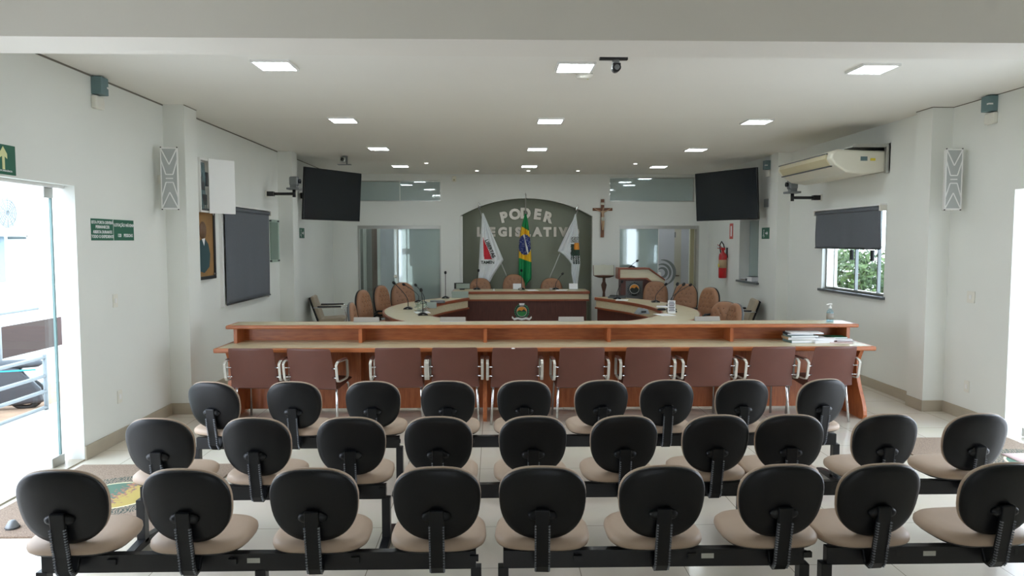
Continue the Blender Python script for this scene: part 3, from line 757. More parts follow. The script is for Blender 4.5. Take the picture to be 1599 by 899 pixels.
# electric cabinet with its door ajar, on the left wall
o = thing('electric_cabinet', 'white wall cabinet with its door ajar showing cables, above the portrait', 'electric cabinet', (LB, 8.62, 2.5), R(90))
c = MB(); c.box(-.2, .3, -.02, 0, -.31, .31).box(-.2, -.18, -.09, -.02, -.31, .31).box(.28, .3, -.09, -.02, -.31, .31).box(-.18, .28, -.09, -.02, .29, .31).box(-.18, .28, -.09, -.02, -.31, -.29)
c.build('box', M['white'], o)
MB().box(-.16, -.02, -.07, -.02, -.05, .1).box(-.1, .04, -.07, -.02, -.22, -.1).box(.0, .1, -.08, -.02, .0, .16).build('breaker', M['blackm'], o, bevel=.005)
k = MB()
for i in range(6):
    x = -.14 + i * .03
    k.tube([(x, -.05, .27), (x + .02 * math.sin(i), -.07, .1), (x - .02, -.06, -.05), (x + .03 * math.cos(i), -.07, -.27)], .005, 6)
k.build('cable', M['bluegrey'], o)
dm = Matrix.Translation((.30, -.09, 0)) @ Matrix.Rotation(R(-80), 4, 'Z')
MB().box(0, .34, -.012, 0, -.32, .32, mx=Matrix.Translation((0.02, -.095, 0)) @ Matrix.Rotation(R(-38), 4, 'Z')).build('door', M['white'], o, bevel=.004)
# portrait in a dark frame
o = thing('framed_portrait', 'dark framed ochre portrait of a person in a teal coat, by the left pillar', 'picture', (LB, 8.62, 1.82), R(90))
MB().box(-.32, .32, -.02, 0, -.40, .40).build('canvas', M['portrait_bg'], o)
f = MB(); f.box(-.36, .36, -.035, 0, .38, .42).box(-.36, .36, -.035, 0, -.42, -.38).box(-.36, -.31, -.035, 0, -.38, .38).box(.31, .36, -.035, 0, -.38, .38)
f.build('frame', M['blackm'], o, bevel=.006)
MB().lathe([(.001, 0), (.105, 0), (.105, -.003), (.001, -.003)], (.0, -.021, .16), 24, 'y').build('painted_head', M['portrait_skin'], o)
MB().prism([(-.2, -.3), (-.24, -.1), (-.14, .02), (-.03, .06), (.06, .06), (.15, 0), (.2, -.12), (.17, -.27), (.02, -.34)], 'y', -.0245, -.0205).build('painted_coat', M['portrait_coat'], o)
MB().prism([(-.04, .06), (.05, .07), (.02, -.02)], 'y', -.027, -.0246).build('painted_collar', M['paper'], o)
for x, z in ((.29, .36), (.29, -.36)): MB().lathe([(.001, 0), (.014, 0), (.014, -.006), (.001, -.006)], (x, -.035, z), 10, 'y').build('corner_stud', M['alum'], o)
# glass plaque
o = thing('acrylic_plaque', 'tall greenish acrylic plaque held by four studs on the left wall', 'plaque', (LB, 11.43, 1.86), R(90))
MB().box(-.22, .22, -.022, -.016, -.33, .33).build('sheet', M['acrylic'], o)
MB().box(-.19, .19, -.014, -.002, -.29, .29).build('engraved_panel', M['acrylicedge'], o)
for x in (-.2, .2):
    for z in (-.36, .36): MB().lathe([(.001, 0), (.012, 0), (.012, -.03), (.001, -.03)], (x, 0, z * .86), 10, 'y').build('stud', M['blackm'], o)

def sign(loc, rz, w_, h_, lines, label, name='wall_sign', m='green', size=.03, ink='paper', bold=.0):
    o = thing(name, label, 'sign', loc, rz)
    MB().box(-w_/2, w_/2, -.004, 0, -h_/2, h_/2).build('panel', M[m], o)
    for i, (s_, x, z, k) in enumerate(lines):
        text(s_, size * k, frame_mx((x, -.0055, z), (1, 0, 0), (0, 0, 1)), M[ink], 'lettering', o, .0008, bold=bold)
    return o
sign((LA, 6.51, 1.955), R(90), .36, .19, [('ESTA PORTA DEVERÁ', 0, .062, 1), ('PERMANECER', 0, .022, 1), ('ABERTA DURANTE', 0, -.022, 1), ('TODO O EXPEDIENTE', 0, -.062, 1)], 'left one of two small green notices beside the left doorway', size=.037, bold=.0007)
sign((LA, 6.885, 1.955), R(90), .36, .19, [('LOTAÇÃO MÁXIMA', 0, .045, 1.05), ('120', -.09, -.05, 1.1), ('PESSOAS', .07, -.05, 1.1)], 'right one of two small green notices beside the left doorway', size=.039, bold=.0007)
def arrow_pts(s=1): return [(-.012*s, -.10*s), (.018*s, -.10*s), (.018*s, .01*s), (.05*s, -.01*s), (.05*s, .03*s), (.003*s, .09*s), (-.044*s, .03*s), (-.044*s, -.01*s), (-.012*s, .01*s)]
o = sign((LA, 5.24, 2.43), R(90), .27, .21, [('SAÍDA DE EMERGÊNCIA', 0, -.08, .5)], 'green exit sign with a pale upward arrow over the left doorway', size=.035)
MB().prism([(x * .85, z * .85 + .015) for x, z in arrow_pts()], 'y', -.0065, -.004).build('arrow', M['lum'], o)
o = sign((-3.43, 13.02, 2.0), R(90), .32, .18, [], 'small green exit sign with a running figure on the left wall, far end', size=.05)
def runner(par, sx=1):
    p = MB(); p.lathe([(.001, 0), (.014, 0), (.014, -.002), (.001, -.002)], (-.07*sx, -.004, .05), 12, 'y')
    p.bar([(-.07*sx, -.005, .03), (-.08*sx, -.005, -.02), (-.05*sx, -.005, -.045), (-.07*sx, -.005, -.07)], (0, 1, 0), .002, .014)
    p.bar([(-.08*sx, -.005, -.02), (-.11*sx, -.005, -.05)], (0, 1, 0), .002, .012)
    p.build('figure', M['paper'], par)
    q = MB(); q.prism([(.0, .012), (.06, .012), (.06, .035), (.11, 0), (.06, -.035), (.06, -.012), (.0, -.012)], 'y', -.0055, -.004); q.build('arrow', M['paper'], par)
runner(o)
o = sign((4.6, 12.2, 1.99), R(-90), .34, .19, [], 'small green exit sign with a running figure on the right wall, by the far pillar', size=.05)
runner(o)
o = thing('wall_notice', 'small dark grey notice on the right wall above the exit sign', 'sign', (4.6, 12.2, 2.5), R(-90))
MB().box(-.1, .1, -.004, 0, -.07, .07).build('panel', M['grey'], o)
MB().box(-.08, .08, -.006, -.004, -.05, .05).build('face', M['plaque'], o)
o = sign((4.6, 13.98, 2.05), R(-90), .2, .3, [], 'pinkish red fire extinguisher sign on the right wall over the extinguisher', name='extinguisher_sign', m='redsign', size=.03)
MB().box(-.04, .04, -.006, -.004, -.1, .1).build('pictogram', M['paper'], o)
# switches and sockets
def wallplate(loc, rz, label, cat, w_=.08, h_=.12):
    o = thing('wall_switch' if cat == 'switch' else 'wall_socket', label, cat, loc, rz)
    MB().box(-w_/2, w_/2, -.009, 0, -h_/2, h_/2).build('plate', M['whitep'], o, bevel=.003)
    MB().box(-.018, .018, -.013, -.009, -.022, .022).build('rocker' if cat == 'switch' else 'outlet', M['white'], o, bevel=.002)
wallplate((LA, 6.68, 1.31), R(90), 'white light switch plate on the left wall under the green notices', 'switch')
wallplate((LA, 6.70, .42), R(90), 'white power socket low on the left wall by the doorway', 'socket')
wallplate((RA, 7.30, 1.28), R(-90), 'white light switch plate on the right wall by the doorway', 'switch', .12, .12)
wallplate((RA, 7.31, .35), R(-90), 'white power socket low on the right wall by the doorway', 'socket')
o = thing('motion_sensor', 'small ivory sensor box on the back wall right of the left transom', 'sensor', (-.85, BY, 3.17))
MB().box(-.045, .045, -.05, 0, -.06, .06).build('housing', M['cream_ac'], o, bevel=.01)
MB().lathe([(.001, 0), (.02, 0), (.014, -.012), (.001, -.014)], (0, -.05, -.02), 12, 'y').build('lens', M['ochre'], o)

# fire extinguisher
o = thing('fire_extinguisher', 'red fire extinguisher hung on the right wall near the back corner', 'fire extinguisher', (4.6, 14.2, 1.13), R(-90))
MB().lathe([(.001, 0), (.07, 0), (.078, .02), (.078, .42), (.07, .47), (.03, .51), (.026, .55), (.001, .55)], (0, -.09, 0), 24).build('cylinder', M['red'], o)
MB().lathe([(.0795, .2), (.0795, .36)], (0, -.09, 0), 24).build('instruction_label', M['tanpaper'], o)
MB().box(-.03, .03, -.172, -.166, .22, .28).build('yellow_label', M['yellow'], o)
MB().box(-.02, .02, -.13, -.05, .55, .6).bar([(0, -.1, .6), (.0, -.2, .66)], (1, 0, 0), .02, .01).bar([(0, -.1, .57), (.0, -.2, .59)], (1, 0, 0), .02, .01).build('valve', M['red'], o)
MB().tube([(0, -.06, .58), (-.06, -.06, .66), (-.12, -.08, .72), (-.16, -.1, .66), (-.15, -.1, .58), (-.1, -.1, .5)], .012, 8).build('hose', M['blackm'], o)
MB().box(-.03, .03, -.02, 0, .4, .6).build('wall_hook', M['blackm'], o)

# televisions
def tv(loc, rz, label, reach):
    o = thing('television', label, 'television', loc, rz)
    tm = Matrix.Rotation(R(4), 4, 'X')
    MB().box(-.695, .695, -.0, .045, -.43, .43, mx=tm).build('casing', M['bezel'], o, bevel=.006)
    MB().box(-.685, .685, -.004, 0, -.415, .42, mx=tm).build('screen', M['screen'], o)
    MB().box(-.2, .2, .045, .09, -.2, .2, mx=tm).build('back_plate', M['blackm'], o)
    a = MB(); a.bar([(0, .09, 0), (.0, .28, .02)], (0, 0, 1), .12, .03); a.bar([(0, .28, .02), (-.0, reach, .02)], (0, 0, 1), .1, .03)
    a.build('mount_arm', M['blackm'], o)
    return o
tv((-2.76, 12.6, 2.64), math.atan2(1.2, .70), 'large black wall television at the left, angled toward the room', .775)
tv((4.02, 12.6, 2.65), math.atan2(-1.2, .69), 'large black wall television at the right, angled toward the room', .665)

# ceiling type air conditioner on the right wall
o = thing('air_conditioner', 'long ivory air conditioner mounted high on the right wall above the window', 'air conditioner', (RB, 9.6, 0))
prof = [(-.01, 2.95), (-.62, 2.97), (-.68, 2.93), (-.70, 2.86), (-.64, 2.78), (-.5, 2.69), (-.3, 2.66), (-.01, 2.70)]
MB().prism([(x, z) for x, z in prof], 'y', -.83, .83).build('body', M['cream_ac'], o, bevel=.025, seg=3)
l_ = MB(); l_.prism([(-.688, 2.925), (-.708, 2.915), (-.712, 2.865), (-.652, 2.775), (-.64, 2.785), (-.695, 2.865)], 'y', -.72, .72)
l_.build('air_outlet', M['slot'], o)
e_ = MB(); e_.box(-.714, -.700, -.75, .75, 2.915, 2.928).box(-.668, -.640, -.75, .75, 2.765, 2.778); e_.build('outlet_trim', M['blackm'], o)
MB().box(-.33, -.25, -.838, -.83, 2.83, 2.88).build('control_panel', M['bluegrey'], o)
MB().box(-.21, -.15, -.836, -.83, 2.83, 2.86).build('energy_label', M['yellow'], o)
MB().box(-.0, .0 + .005, -.9, -.3, 2.70, 3.04).box(-.45, 0, -.87, -.855, 3.0, 3.03).box(-.04, 0, -.88, -.83, 2.68, 3.0).box(-.45, 0, -.86, -.4, 2.99, 3.0).build('mounting_bracket', M['alum'], o)

# ------------------------------------------------------------------ audience benches
def ribs(m_, pts, side, w_):
    for s in (side,):
        for i in range(len(pts) - 1):
            a, b = Vector(pts[i]), Vector(pts[i + 1]); n_ = max(1, int((b - a).length / .012))
            for k in range(n_):
                c = a.lerp(b, (k + .5) / n_)
                m_.box(c.x + s * w_/2 - .004, c.x + s * w_/2 + .004, c.y - .019, c.y - .004, c.z - .0028, c.z + .0028)
BACK_RINGS_SHELL = [(.014, -.006), (.006, .003), (0, .010), (0, .020), (.006, .026), (.03, .031), (.08, .035), (.13, .037)]
BACK_RINGS_CUSH = [(.02, 0), (.008, .004), (.001, .010), (.001, .018), (.014, .028), (.04, .036), (.09, .040), (.13, .041)]
def bench_unit(par, x, yaw, tilt=0):
    """one seat + backrest of a beam bench; local y=0 is the rear face of the backrest"""
    rm = Matrix.Translation((x, .30, 0)) @ Matrix.Rotation(yaw, 4, 'Z') @ Matrix.Translation((0, -.30, 0))
    # backrest: local pad plane xz, front towards +y
    bm_ = rm @ Matrix.Translation((0, .09, .643)) @ Matrix.Rotation(R(13) + tilt, 4, 'X') @ frame_mx((0, 0, 0), (-1, 0, 0), (0, 0, 1))
    # frame_mx z axis = (-x) x z = +y
    ck = MB().pad(.405, .375, BACK_RINGS_CUSH, n=2.5, seg=48, taper=.065, curve=.6, mx=bm_ @ Matrix.Translation((0, 0, .012)))
    c = ck.build('backrest', M['beigeseat'], par)
    sh = MB().pad(.40, .37, [(i, -d + .024) for i, d in BACK_RINGS_SHELL][::-1], n=2.5, seg=48, taper=.065, curve=.6, mx=bm_)
    # shell bulges to the rear
    sh.build('back_shell', M['black'], c)
    mt = MB().pad(.135, .06, [(.022, -.034), (.008, -.030), (0, -.020), (.0, .0)], n=2.2, seg=24, mx=bm_ @ Matrix.Translation((0, -.045, -.0)))
    mt.build('back_mount', M['black'], c)
    jp = [(0, .066, .63), (0, .074, .56), (0, .086, .48), (0, .098, .42), (0, .108, .35), (0, .13, .318), (0, .16, .322), (0, .185, .385), (0, .30, .385)]
    j = MB(); j.bar(jp, (1, 0, 0), .066, .022); rb = MB(); rb2 = MB(); ribs(rb, jp[1:6], -1, .064); ribs(rb2, jp[1:6], 1, .064)
    for k in range(len(j.v)): j.v[k] = rm @ j.v[k]
    for q_ in (rb, rb2): q_.v = [rm @ v_ for v_ in q_.v]
    ja = j.build('support_arm', M['black'], par, bevel=.004); rb.build('ribbed_edge', M['ribs'], ja); rb2.build('ribbed_edge', M['ribs'], ja)
    s = MB().pad(.455, .41, [(.02, 0), (.004, .004), (0, .016), (.002, .032), (.016, .046), (.045, .054), (.1, .057), (.18, .058)], n=3.1, seg=44, taper=-.03,
                 mx=rm @ Matrix.Translation((0, .31, .414)))
    s = s.build('seat', M['beigeseat'], par)
    u = MB().pad(.44, .395, [(.05, 0), (.01, .006), (0, .016), (0, .02)], n=3.1, seg=36, taper=-.03, mx=rm @ Matrix.Translation((0, .31, .400)))
    u.build('seat_shell', M['black'], s)
    mb_ = MB().box(-.08, .08, .2, .38, .378, .406); mb_.tube([(.06, .26, .375), (.17, .2, .36)], .005, 6).box(.15, .19, .185, .205, .335, .362)
    mb_.tube([(-.06, .28, .375), (-.16, .22, .35)], .005, 6)
    for k in range(len(mb_.v)): mb_.v[k] = rm @ mb_.v[k]
    mb_.build('seat_bracket', M['blackm'], par)
def bench(label, row_y, xs, legs, yaws, tags=()):
    x0_, x1_ = min(legs), max(legs)
    cx_ = (x0_ + x1_) / 2
    o = thing('beam_bench', label, 'bench', (cx_, row_y, 0), 0, 'rows of beam benches')
    MB().box(x0_ - cx_, x1_ - cx_, .20, .245, .293, .380).build('beam', M['blackm'], o, bevel=.003)
    for x in legs:
        l = MB(); q = x - cx_
        l.box(q - .025, q + .025, .195, .25, .03, .30)
        l.prism([(-.06, .012), (-.03, .035), (.2, .06), (.26, .06), (.47, .035), (.50, .012)], 'x', q - .025, q + .025)
        l.box(q - .02, q + .02, -.05, -.01, 0, .012).box(q - .02, q + .02, .45, .49, 0, .012)
        l.build('leg', M['blackm'], o, bevel=.003)
    for x, yw in zip(xs, yaws): bench_unit(o, x - cx_, R(yw))
    for x in tags: MB().box(x - cx_ - .03, x - cx_ + .03, .197, .2, .335, .358).build('label_plate', M['label'], o)
    return o
bench('four-seat black and beige bench in the nearest row, at the left', 3.16, [-1.97, -1.40, -.83, -.27], [-2.13, -1.11, -.09], [1, -2, 0, 1], (-1.14,))
bench('three-seat black and beige bench in the nearest row, in the middle', 3.16, [.23, .77, 1.33], [.04, 1.49], [-3, 2, 2], (1.02,))
bench('black and beige bench in the nearest row, cut off by the right edge', 3.16, [1.78, 2.36, 2.92], [1.60, 3.1], [5, 5, 2], (2.1,))
bench('three-seat black and beige bench in the second row, at the left', 4.11, [-1.95, -1.39, -.85], [-2.13, -.66], [-4, -3, 1])
bench('four-seat black and beige bench in the second row, in the middle', 4.11, [-.33, .22, .76, 1.31], [-.55, 1.52], [-1, 2, 3, 3])
bench('three-seat black and beige bench in the second row, at the right', 4.11, [1.77, 2.33, 2.88], [1.62, 3.1], [-2, 4, 5])
bench('three-seat black and beige bench in the farthest row, at the left', 5.2, [-2.03, -1.47, -.9], [-2.24, -.72], [-12, -3, 0])
bench('four-seat black and beige bench in the farthest row, in the middle', 5.2, [-.34, .22, .78, 1.28], [-.52, 1.5], [-2, 0, 5, 2])
bench('two-seat black and beige bench in the farthest row, at the right', 5.2, [1.84, 2.42], [1.62, 2.62], [4, 12])

# ------------------------------------------------------------------ floor mats
def rug(loc, w_, h_, ex, ey, rx, ry, label, border=None):
    o = MB().box(-w_/2, w_/2, -h_/2, h_/2, 0, .012).build('floor_mat', rug_mat('woven_mat', ex, ey, rx, ry))
    o.location = loc; tag(o, label, 'mat'); return o
rug((-2.76, 5.22, 0), 1.28, 1.47, .0, .0, .30, .30, 'brown floor mat with a round green and yellow emblem inside the left doorway')
o = rug((4.22, 5.98, 0), 1.2, 1.25, .35, -.2, .3, .3, 'brown floor mat inside the right doorway')
o = MB().pad(.34, .25, [(.0, 0), (0, .004)], n=8, seg=24).build('paper_sheet', M['pinkp']); o.location = (4.55, 5.95, .0125); tag(o, 'pinkish sheet lying on the right floor mat', 'paper')
o = thing('door_stop', 'small grey door stop on the floor by the left doorway edge', 'door stop', (-3.1, 4.62, 0.012))
MB().lathe([(.001, 0), (.04, 0), (.04, .015), (.02, .05), (.001, .055)], n=14).build('body', M['grey'], o)
MB().lathe([(.036, .004), (.044, .008), (.036, .012), (.036, .004)], n=14).build('ring', M['rubber'], o)

# ------------------------------------------------------------------ long counter
CX0, CX1 = -2.82, 3.92
o = thing('counter_desk', 'long cherry wood counter with cream top and raised shelf across the room', 'counter', (0.55, 7.6, 0))
ox, oy = .55, 7.6
def cb(x0, x1, y0, y1, z0, z1): return (x0 - ox, x1 - ox, y0 - oy, y1 - oy, z0, z1)
MB().box(*cb(CX0 + .02, CX1 - .02, 7.35, 8.0, .742, .772)).build('worktop', M['cream'], o)
e = MB(); e.box(*cb(CX0 - .02, CX1 + .02, 7.315, 7.352, .725, .771)); e.box(*cb(CX0 - .02, CX0 + .02, 7.35, 7.98, .727, .771)); e.box(*cb(CX1 - .02, CX1 + .02, 7.35, 7.98, .727, .771))
e.build('worktop_edge', M['cherry'], o, bevel=.012, seg=3)
MB().box(*cb(CX0 + .02, CX1 - .03, 7.70, 8.02, .937, .966)).build('upper_shelf', M['cream'], o)
e = MB(); e.box(*cb(CX0 - .02, CX1 + .01, 7.665, 7.702, .925, .965)); e.box(*cb(CX0 - .02, CX0 + .02, 7.7, 8.04, .927, .965)); e.box(*cb(CX1 - .03, CX1 + .01, 7.7, 8.04, .927, .965)).box(*cb(CX0 + .02, CX1 - .03, 8.02, 8.05, .927, .965))
e.build('shelf_edge', M['cherry'], o, bevel=.012, seg=3)
MB().box(*cb(CX0 + .06, CX1 - .07, 7.93, 7.95, .772, .937)).build('back_panel', M['cherry'], o)
DX = [-2.75, -1.43, -.10, 1.23, 2.56, 3.83]
for x in DX: MB().box(*cb(x - .018, x + .018, 7.70, 7.93, .772, .937)).build('divider', M['cherry_v'], o)
MB().box(*cb(CX0 + .1, CX1 - .1, 7.86, 7.885, .03, .74)).build('modesty_panel', M['cherry_v'], o)
def side_prof():
    p = [(7.98, .74), (7.98, 0), (7.36, 0), (7.335, .03)]
    for i in range(11):
        z = .05 + .42 * i / 10
        t = i / 10; y = 7.33 + .17 * (3 * t * t - 2 * t ** 3)
        p.append((y, z))
    p += [(7.50, .60), (7.44, .70), (7.40, .74)]
    return [(a - oy, b) for a, b in p]
for x in (-1.43, 1.23, 2.56): MB().box(*cb(x - .018, x + .018, 7.62, 7.86, 0, .742)).build('inner_panel', M['cherry_v'], o)
for x in (CX0 + .08, -.10, CX1 - .07):
    MB().prism(side_prof(), 'x', x - ox - .02, x - ox + .02).build('side_panel', M['cherry_v'], o, bevel=.003)

# things on the counter
first = None
for x, lb in ((-1.41, 'grey name plate on the counter shelf, leftmost of the four'), (-.46, 'grey name plate on the counter shelf, second from the left, with a bright lower edge'), (.85, 'grey name plate on the counter shelf, in front of the head table'), (2.37, 'grey name plate on the counter shelf, rightmost of the four')):
    o = thing('name_plate', lb, 'name plate', (x, 7.98, .967), 0, 'name plates on the counter')
    MB().prism([(-.028, 0), (.022, 0), (-.005, .052)], 'x', -.14, .14).build('card', M['plate'], o, bevel=.001)
    MB().box(-.142, .142, -.032, .026, -.0, .002).build('holder', M['acrylicedge'] if x != -.46 else M['paper'], o)
o = thing('sanitizer_bottle', 'clear pump bottle of hand sanitizer on the right end of the counter shelf', 'bottle', (3.70, 7.86, .966))
MB().lathe([(.001, 0), (.036, 0), (.038, .006), (.038, .10), (.032, .125), (.014, .14), (.013, .15), (.001, .15)], n=24).build('bottle', glass('clear_blue_plastic', (.78, .9, .96, 1), .06), o)
MB().lathe([(.001, .004), (.033, .004), (.034, .105), (.001, .105)], n=20).build('gel', glass('clear_gel', (.88, .95, .97, 1), .0), o)
MB().lathe([(.0385, .03), (.0386, .095)], n=24).build('label', M['plate'], o)
MB().lathe([(.001, .148), (.016, .148), (.016, .168), (.006, .17), (.006, .19), (.02, .192), (.02, .204), (.001, .206)], n=16).bar([(0, 0, .198), (-.045, 0, .192)], (0, 1, 0), .012, .008).build('pump', M['white'], o)

def book(loc, rz, w_, d_, h_, cover, label, cat='book', page='paper', soft=False):
    o = thing('book' if cat == 'book' else 'paper_stack', label, cat, loc, rz, 'books and papers on the counter')
    MB().box(-w_/2 + .003, w_/2 - .003, -d_/2 + .003, d_/2 - .003, .002, h_ - .002).build('pages', M[page], o)
    c = MB(); c.box(-w_/2, w_/2, -d_/2, d_/2, h_ - .002, h_).box(-w_/2, w_/2, -d_/2, d_/2, 0, .002).box(-w_/2, -w_/2 + .002, -d_/2, d_/2, .002, h_ - .002)
    c.build('cover', M[cover], o); return o
Z = .772
book((3.30, 7.68, Z), R(4), .30, .21, .03, 'teal', 'thick teal-spined book, bottom of the left stack on the counter')
book((3.28, 7.69, Z + .03), R(-3), .29, .21, .028, 'tanpaper', 'tan-spined book, second from the bottom of the left stack')
book((3.30, 7.68, Z + .058), R(2), .30, .21, .02, 'teal', 'thin pale book in the middle of the left stack')
book((3.28, 7.70, Z + .078), R(-8), .27, .20, .018, 'ink', 'dark-covered book near the top of the left stack')
book((3.34, 7.68, Z + .096), R(-5), .34, .21, .012, 'paper', 'white sheaf of papers, topmost of the left stack', 'papers')
book((3.50, 7.66, Z), R(8), .22, .2, .026, 'paper', 'white bound report leaning against the left stack, on the counter', 'papers')
book((3.52, 7.68, Z + .026), R(-4), .24, .2, .024, 'paper', 'white report lying on another report beside the left stack', 'papers')
book((3.70, 7.64, Z), R(-6), .24, .19, .008, 'pinkp', 'thin pinkish booklet lying flat, foremost of the right stack', 'papers')
book((3.755, 7.72, Z + .008), R(5), .2, .2, .012, 'plum', 'plum-covered booklet at the bottom of the right stack')
book((3.72, 7.72, Z + .02), R(-9), .26, .2, .014, 'paper', 'white booklet in the middle of the right stack', 'papers')
book((3.69, 7.75, Z + .034), R(-2), .24, .17, .016, 'bookgreen', 'green-covered booklet topmost of the right stack')

# ------------------------------------------------------------------ leatherette armchairs at the counter
def leather_chair(loc, rz, label):
    o = thing('leather_armchair', label, 'chair', loc, rz, 'brown leatherette chairs at the counter')
    # local: rear towards -y, back top leans to -y; y=0 is the rear leg foot
    sh = MB(); nx, nz = 14, 16; rows = []
    prof = [(.46, .425), (.40, .418), (.20, .395), (.06, .378), (.01, .372), (-.03, .392), (-.055, .45), (-.09, .58), (-.13, .70), (-.155, .79), (-.158, .805)]
    vs = []; k = len(prof)
    for layer in (0, 1):
        for i, (y, z) in enumerate(prof):
            t = i / (k - 1)
            wd = .235 if i < 5 else .243 - .022 * (i - 5) / (k - 6)
            a = prof[min(i+1, k-1)]; b = prof[max(i-1, 0)]
            ty, tz = a[0]-b[0], a[1]-b[1]; L_ = math.hypot(ty, tz); ny, nz_ = tz / L_, -ty / L_
            th = .032 * (1 if 0 < i < k-1 else .5)
            for j in range(nx + 1):
                u = -1 + 2 * j / nx
                edge = .5 + .5 * math.cos(math.pi * abs(u) ** 5)
                cv = .03 * u * u * (1 if i > 5 else .15)
                off = (th * edge * (1 if layer else 0))
                vs.append((wd * u, y + cv + ny * off, z + nz_ * off))
    W_ = nx + 1; fs = []
    for i in range(k - 1):
        for j in range(nx):
            fs.append((i*W_+j, i*W_+j+1, (i+1)*W_+j+1, (i+1)*W_+j))
            q = k * W_
            fs.append((q+i*W_+j, q+(i+1)*W_+j, q+(i+1)*W_+j+1, q+i*W_+j+1))
    q = k * W_
    for j in range(nx): fs.append((j, q+j, q+j+1, j+1)); t_ = (k-1)*W_; fs.append((t_+j, t_+j+1, q+t_+j+1, q+t_+j))
    for i in range(k - 1):
        fs.append((i*W_, (i+1)*W_, q+(i+1)*W_, q+i*W_)); fs.append((i*W_+nx, q+i*W_+nx, q+(i+1)*W_+nx, (i+1)*W_+nx))
    # split seat and backrest at profile index 5
    def sub(lo, hi, nm):
        m_ = MB(); keep = {}
        for f in fs:
            if all(lo <= (v_ % q) // W_ <= hi for v_ in f):
                idx = []
                for v_ in f:
                    if v_ not in keep: keep[v_] = len(m_.v); m_.v.append(Vector(vs[v_]))
                    idx.append(keep[v_])
                m_.f.append(idx); m_.m.append(0); m_.s.append(True)
        ob = m_.build(nm, M['leather'], o)
        ss = ob.modifiers.new('smooth', 'SUBSURF'); ss.levels = 1; ss.render_levels = 1
        return ob
    sub(0, 5, 'seat'); bk = sub(5, k - 1, 'backrest')
    for s in (-1, 1):
        p = []
        for yy, zz in ((-.09, .655), (-.105, .64), (-.08, .50), (-.062, .475), (-.02, .468), (.16, .468), (.2, .48), (.205, .52), (.19, .645), (.165, .66), (-.06, .668), (-.09, .655)):
            p.append((s * .272, yy, zz))
        a = MB().bar(p, (1, 0, 0), .026, .013).build('armrest', M['silver'], o, bevel=.003)
        MB().box(s*.272 - .02, s*.272 + .02, -.04, .16, .668, .682).build('arm_pad', M['leather'], a, bevel=.005)
        for yy, zz in ((-.092, .605), (-.075, .51)): MB().cyl((s * .215, yy + .02, zz), (s * .275, yy, zz), .007, n=8).build('bolt', M['chrome'], a)
    MB().tube([(-.2, .08, .395), (.2, .08, .395)], .011, 8).tube([(-.2, .36, .395), (.2, .36, .395)], .011, 8).build('seat_frame', M['chrome'], o)
    for s in (-1, 1):
        l_ = MB().tube([(s * .2, .08, .395), (s * .215, .045, .37), (s * .235, 0, 0)], .0125, 10)
        l_.build('leg', M['chrome'], o)
        l_ = MB().tube([(s * .2, .36, .395), (s * .21, .39, .37), (s * .225, .43, 0)], .0125, 10)
        l_.build('leg', M['chrome'], o)
    return o
lc = [(-2.39, -3, 7.24, 'leftmost'), (-1.80, -9, 7.19, 'second from the left, turned slightly'), (-.96, 1, 7.24, 'third from the left'), (-.395, 0, 7.25, 'fourth from the left'), (.20, 1, 7.22, 'fifth from left, pale mark on top'),
      (.86, 3, 7.20, 'sixth from the left, slightly lower in view'), (1.53, 0, 7.22, 'seventh from the left'), (2.15, 2, 7.22, 'third from the right'), (2.78, 3, 7.22, 'second from the right'), (3.40, 5, 7.22, 'rightmost')]
first = None
for x, yw, y, d_ in lc:
    lb = 'brown leatherette chair tucked under the counter, ' + d_
    if first is None: first = leather_chair((x, y, 0), R(yw), lb)
    else: r_ = dup(first, (x, y, 0), R(yw), lb)
    if abs(x - .20) < .01:
        bl = MB().lathe([(.001, -.006), (.014, -.004), (.02, 0), (.014, .004), (.001, .006)], n=14).build('pale_mark', M['paper'], r_); bl.location = (-.02, -.16, .802)

# ------------------------------------------------------------------ horseshoe table
CXH = .73
inner = [(0, 9.42), (.6, 9.5), (1.16, 9.84), (1.6, 10.42), (1.84, 11.0), (1.88, 11.7), (1.80, 12.35), (1.62, 13.0), (1.40, 13.55), (1.22, 13.98)]
outer = [(0, 8.78), (.75, 8.88), (1.45, 9.25), (1.98, 9.85), (2.26, 10.4), (2.44, 11.1), (2.48, 11.7), (2.40, 12.4), (2.14, 13.2), (1.72, 13.9), (1.42, 14.08)]
def smooth(pts, n_):
    out = []
    P = [pts[0]] + pts + [pts[-1]]
    P[0] = (-pts[1][0], pts[1][1])
    seg = len(pts) - 1
    for i in range(n_ + 1):
        t = i / n_ * seg; k = min(int(t), seg - 1); u = t - k
        a, b, c, d = P[k], P[k+1], P[k+2], P[k+3]
        out.append(tuple(.5 * ((2*b[q]) + (-a[q]+c[q])*u + (2*a[q]-5*b[q]+4*c[q]-d[q])*u*u + (-a[q]+3*b[q]-3*c[q]+d[q])*u**3) for q in (0, 1)))
    return out
NI = 40
ri, ro = smooth(inner, NI), smooth(outer, NI)
full_i = [(-x, y) for x, y in ri[::-1]] + ri[1:]; full_o = [(-x, y) for x, y in ro[::-1]] + ro[1:]
o = thing('horseshoe_table', 'large horseshoe table with cream top and reddish wood edges behind the counter', 'table', (CXH, 11.5, 0))
def ring(ia, oa, z0, z1):
    m_ = MB(); n_ = len(ia)
    vs = []
    for (ix, iy), (ax, ay) in zip(ia, oa):
        vs += [(ix, iy - 11.5, z0), (ax, ay - 11.5, z0), (ax, ay - 11.5, z1), (ix, iy - 11.5, z1)]
    fs = [(i*4+j, i*4+(j+1) % 4, (i+1)*4+(j+1) % 4, (i+1)*4+j) for i in range(n_-1) for j in range(4)] + [(3, 2, 1, 0), tuple((n_-1)*4 + j for j in range(4))]
    return m_.add(vs, fs, False)
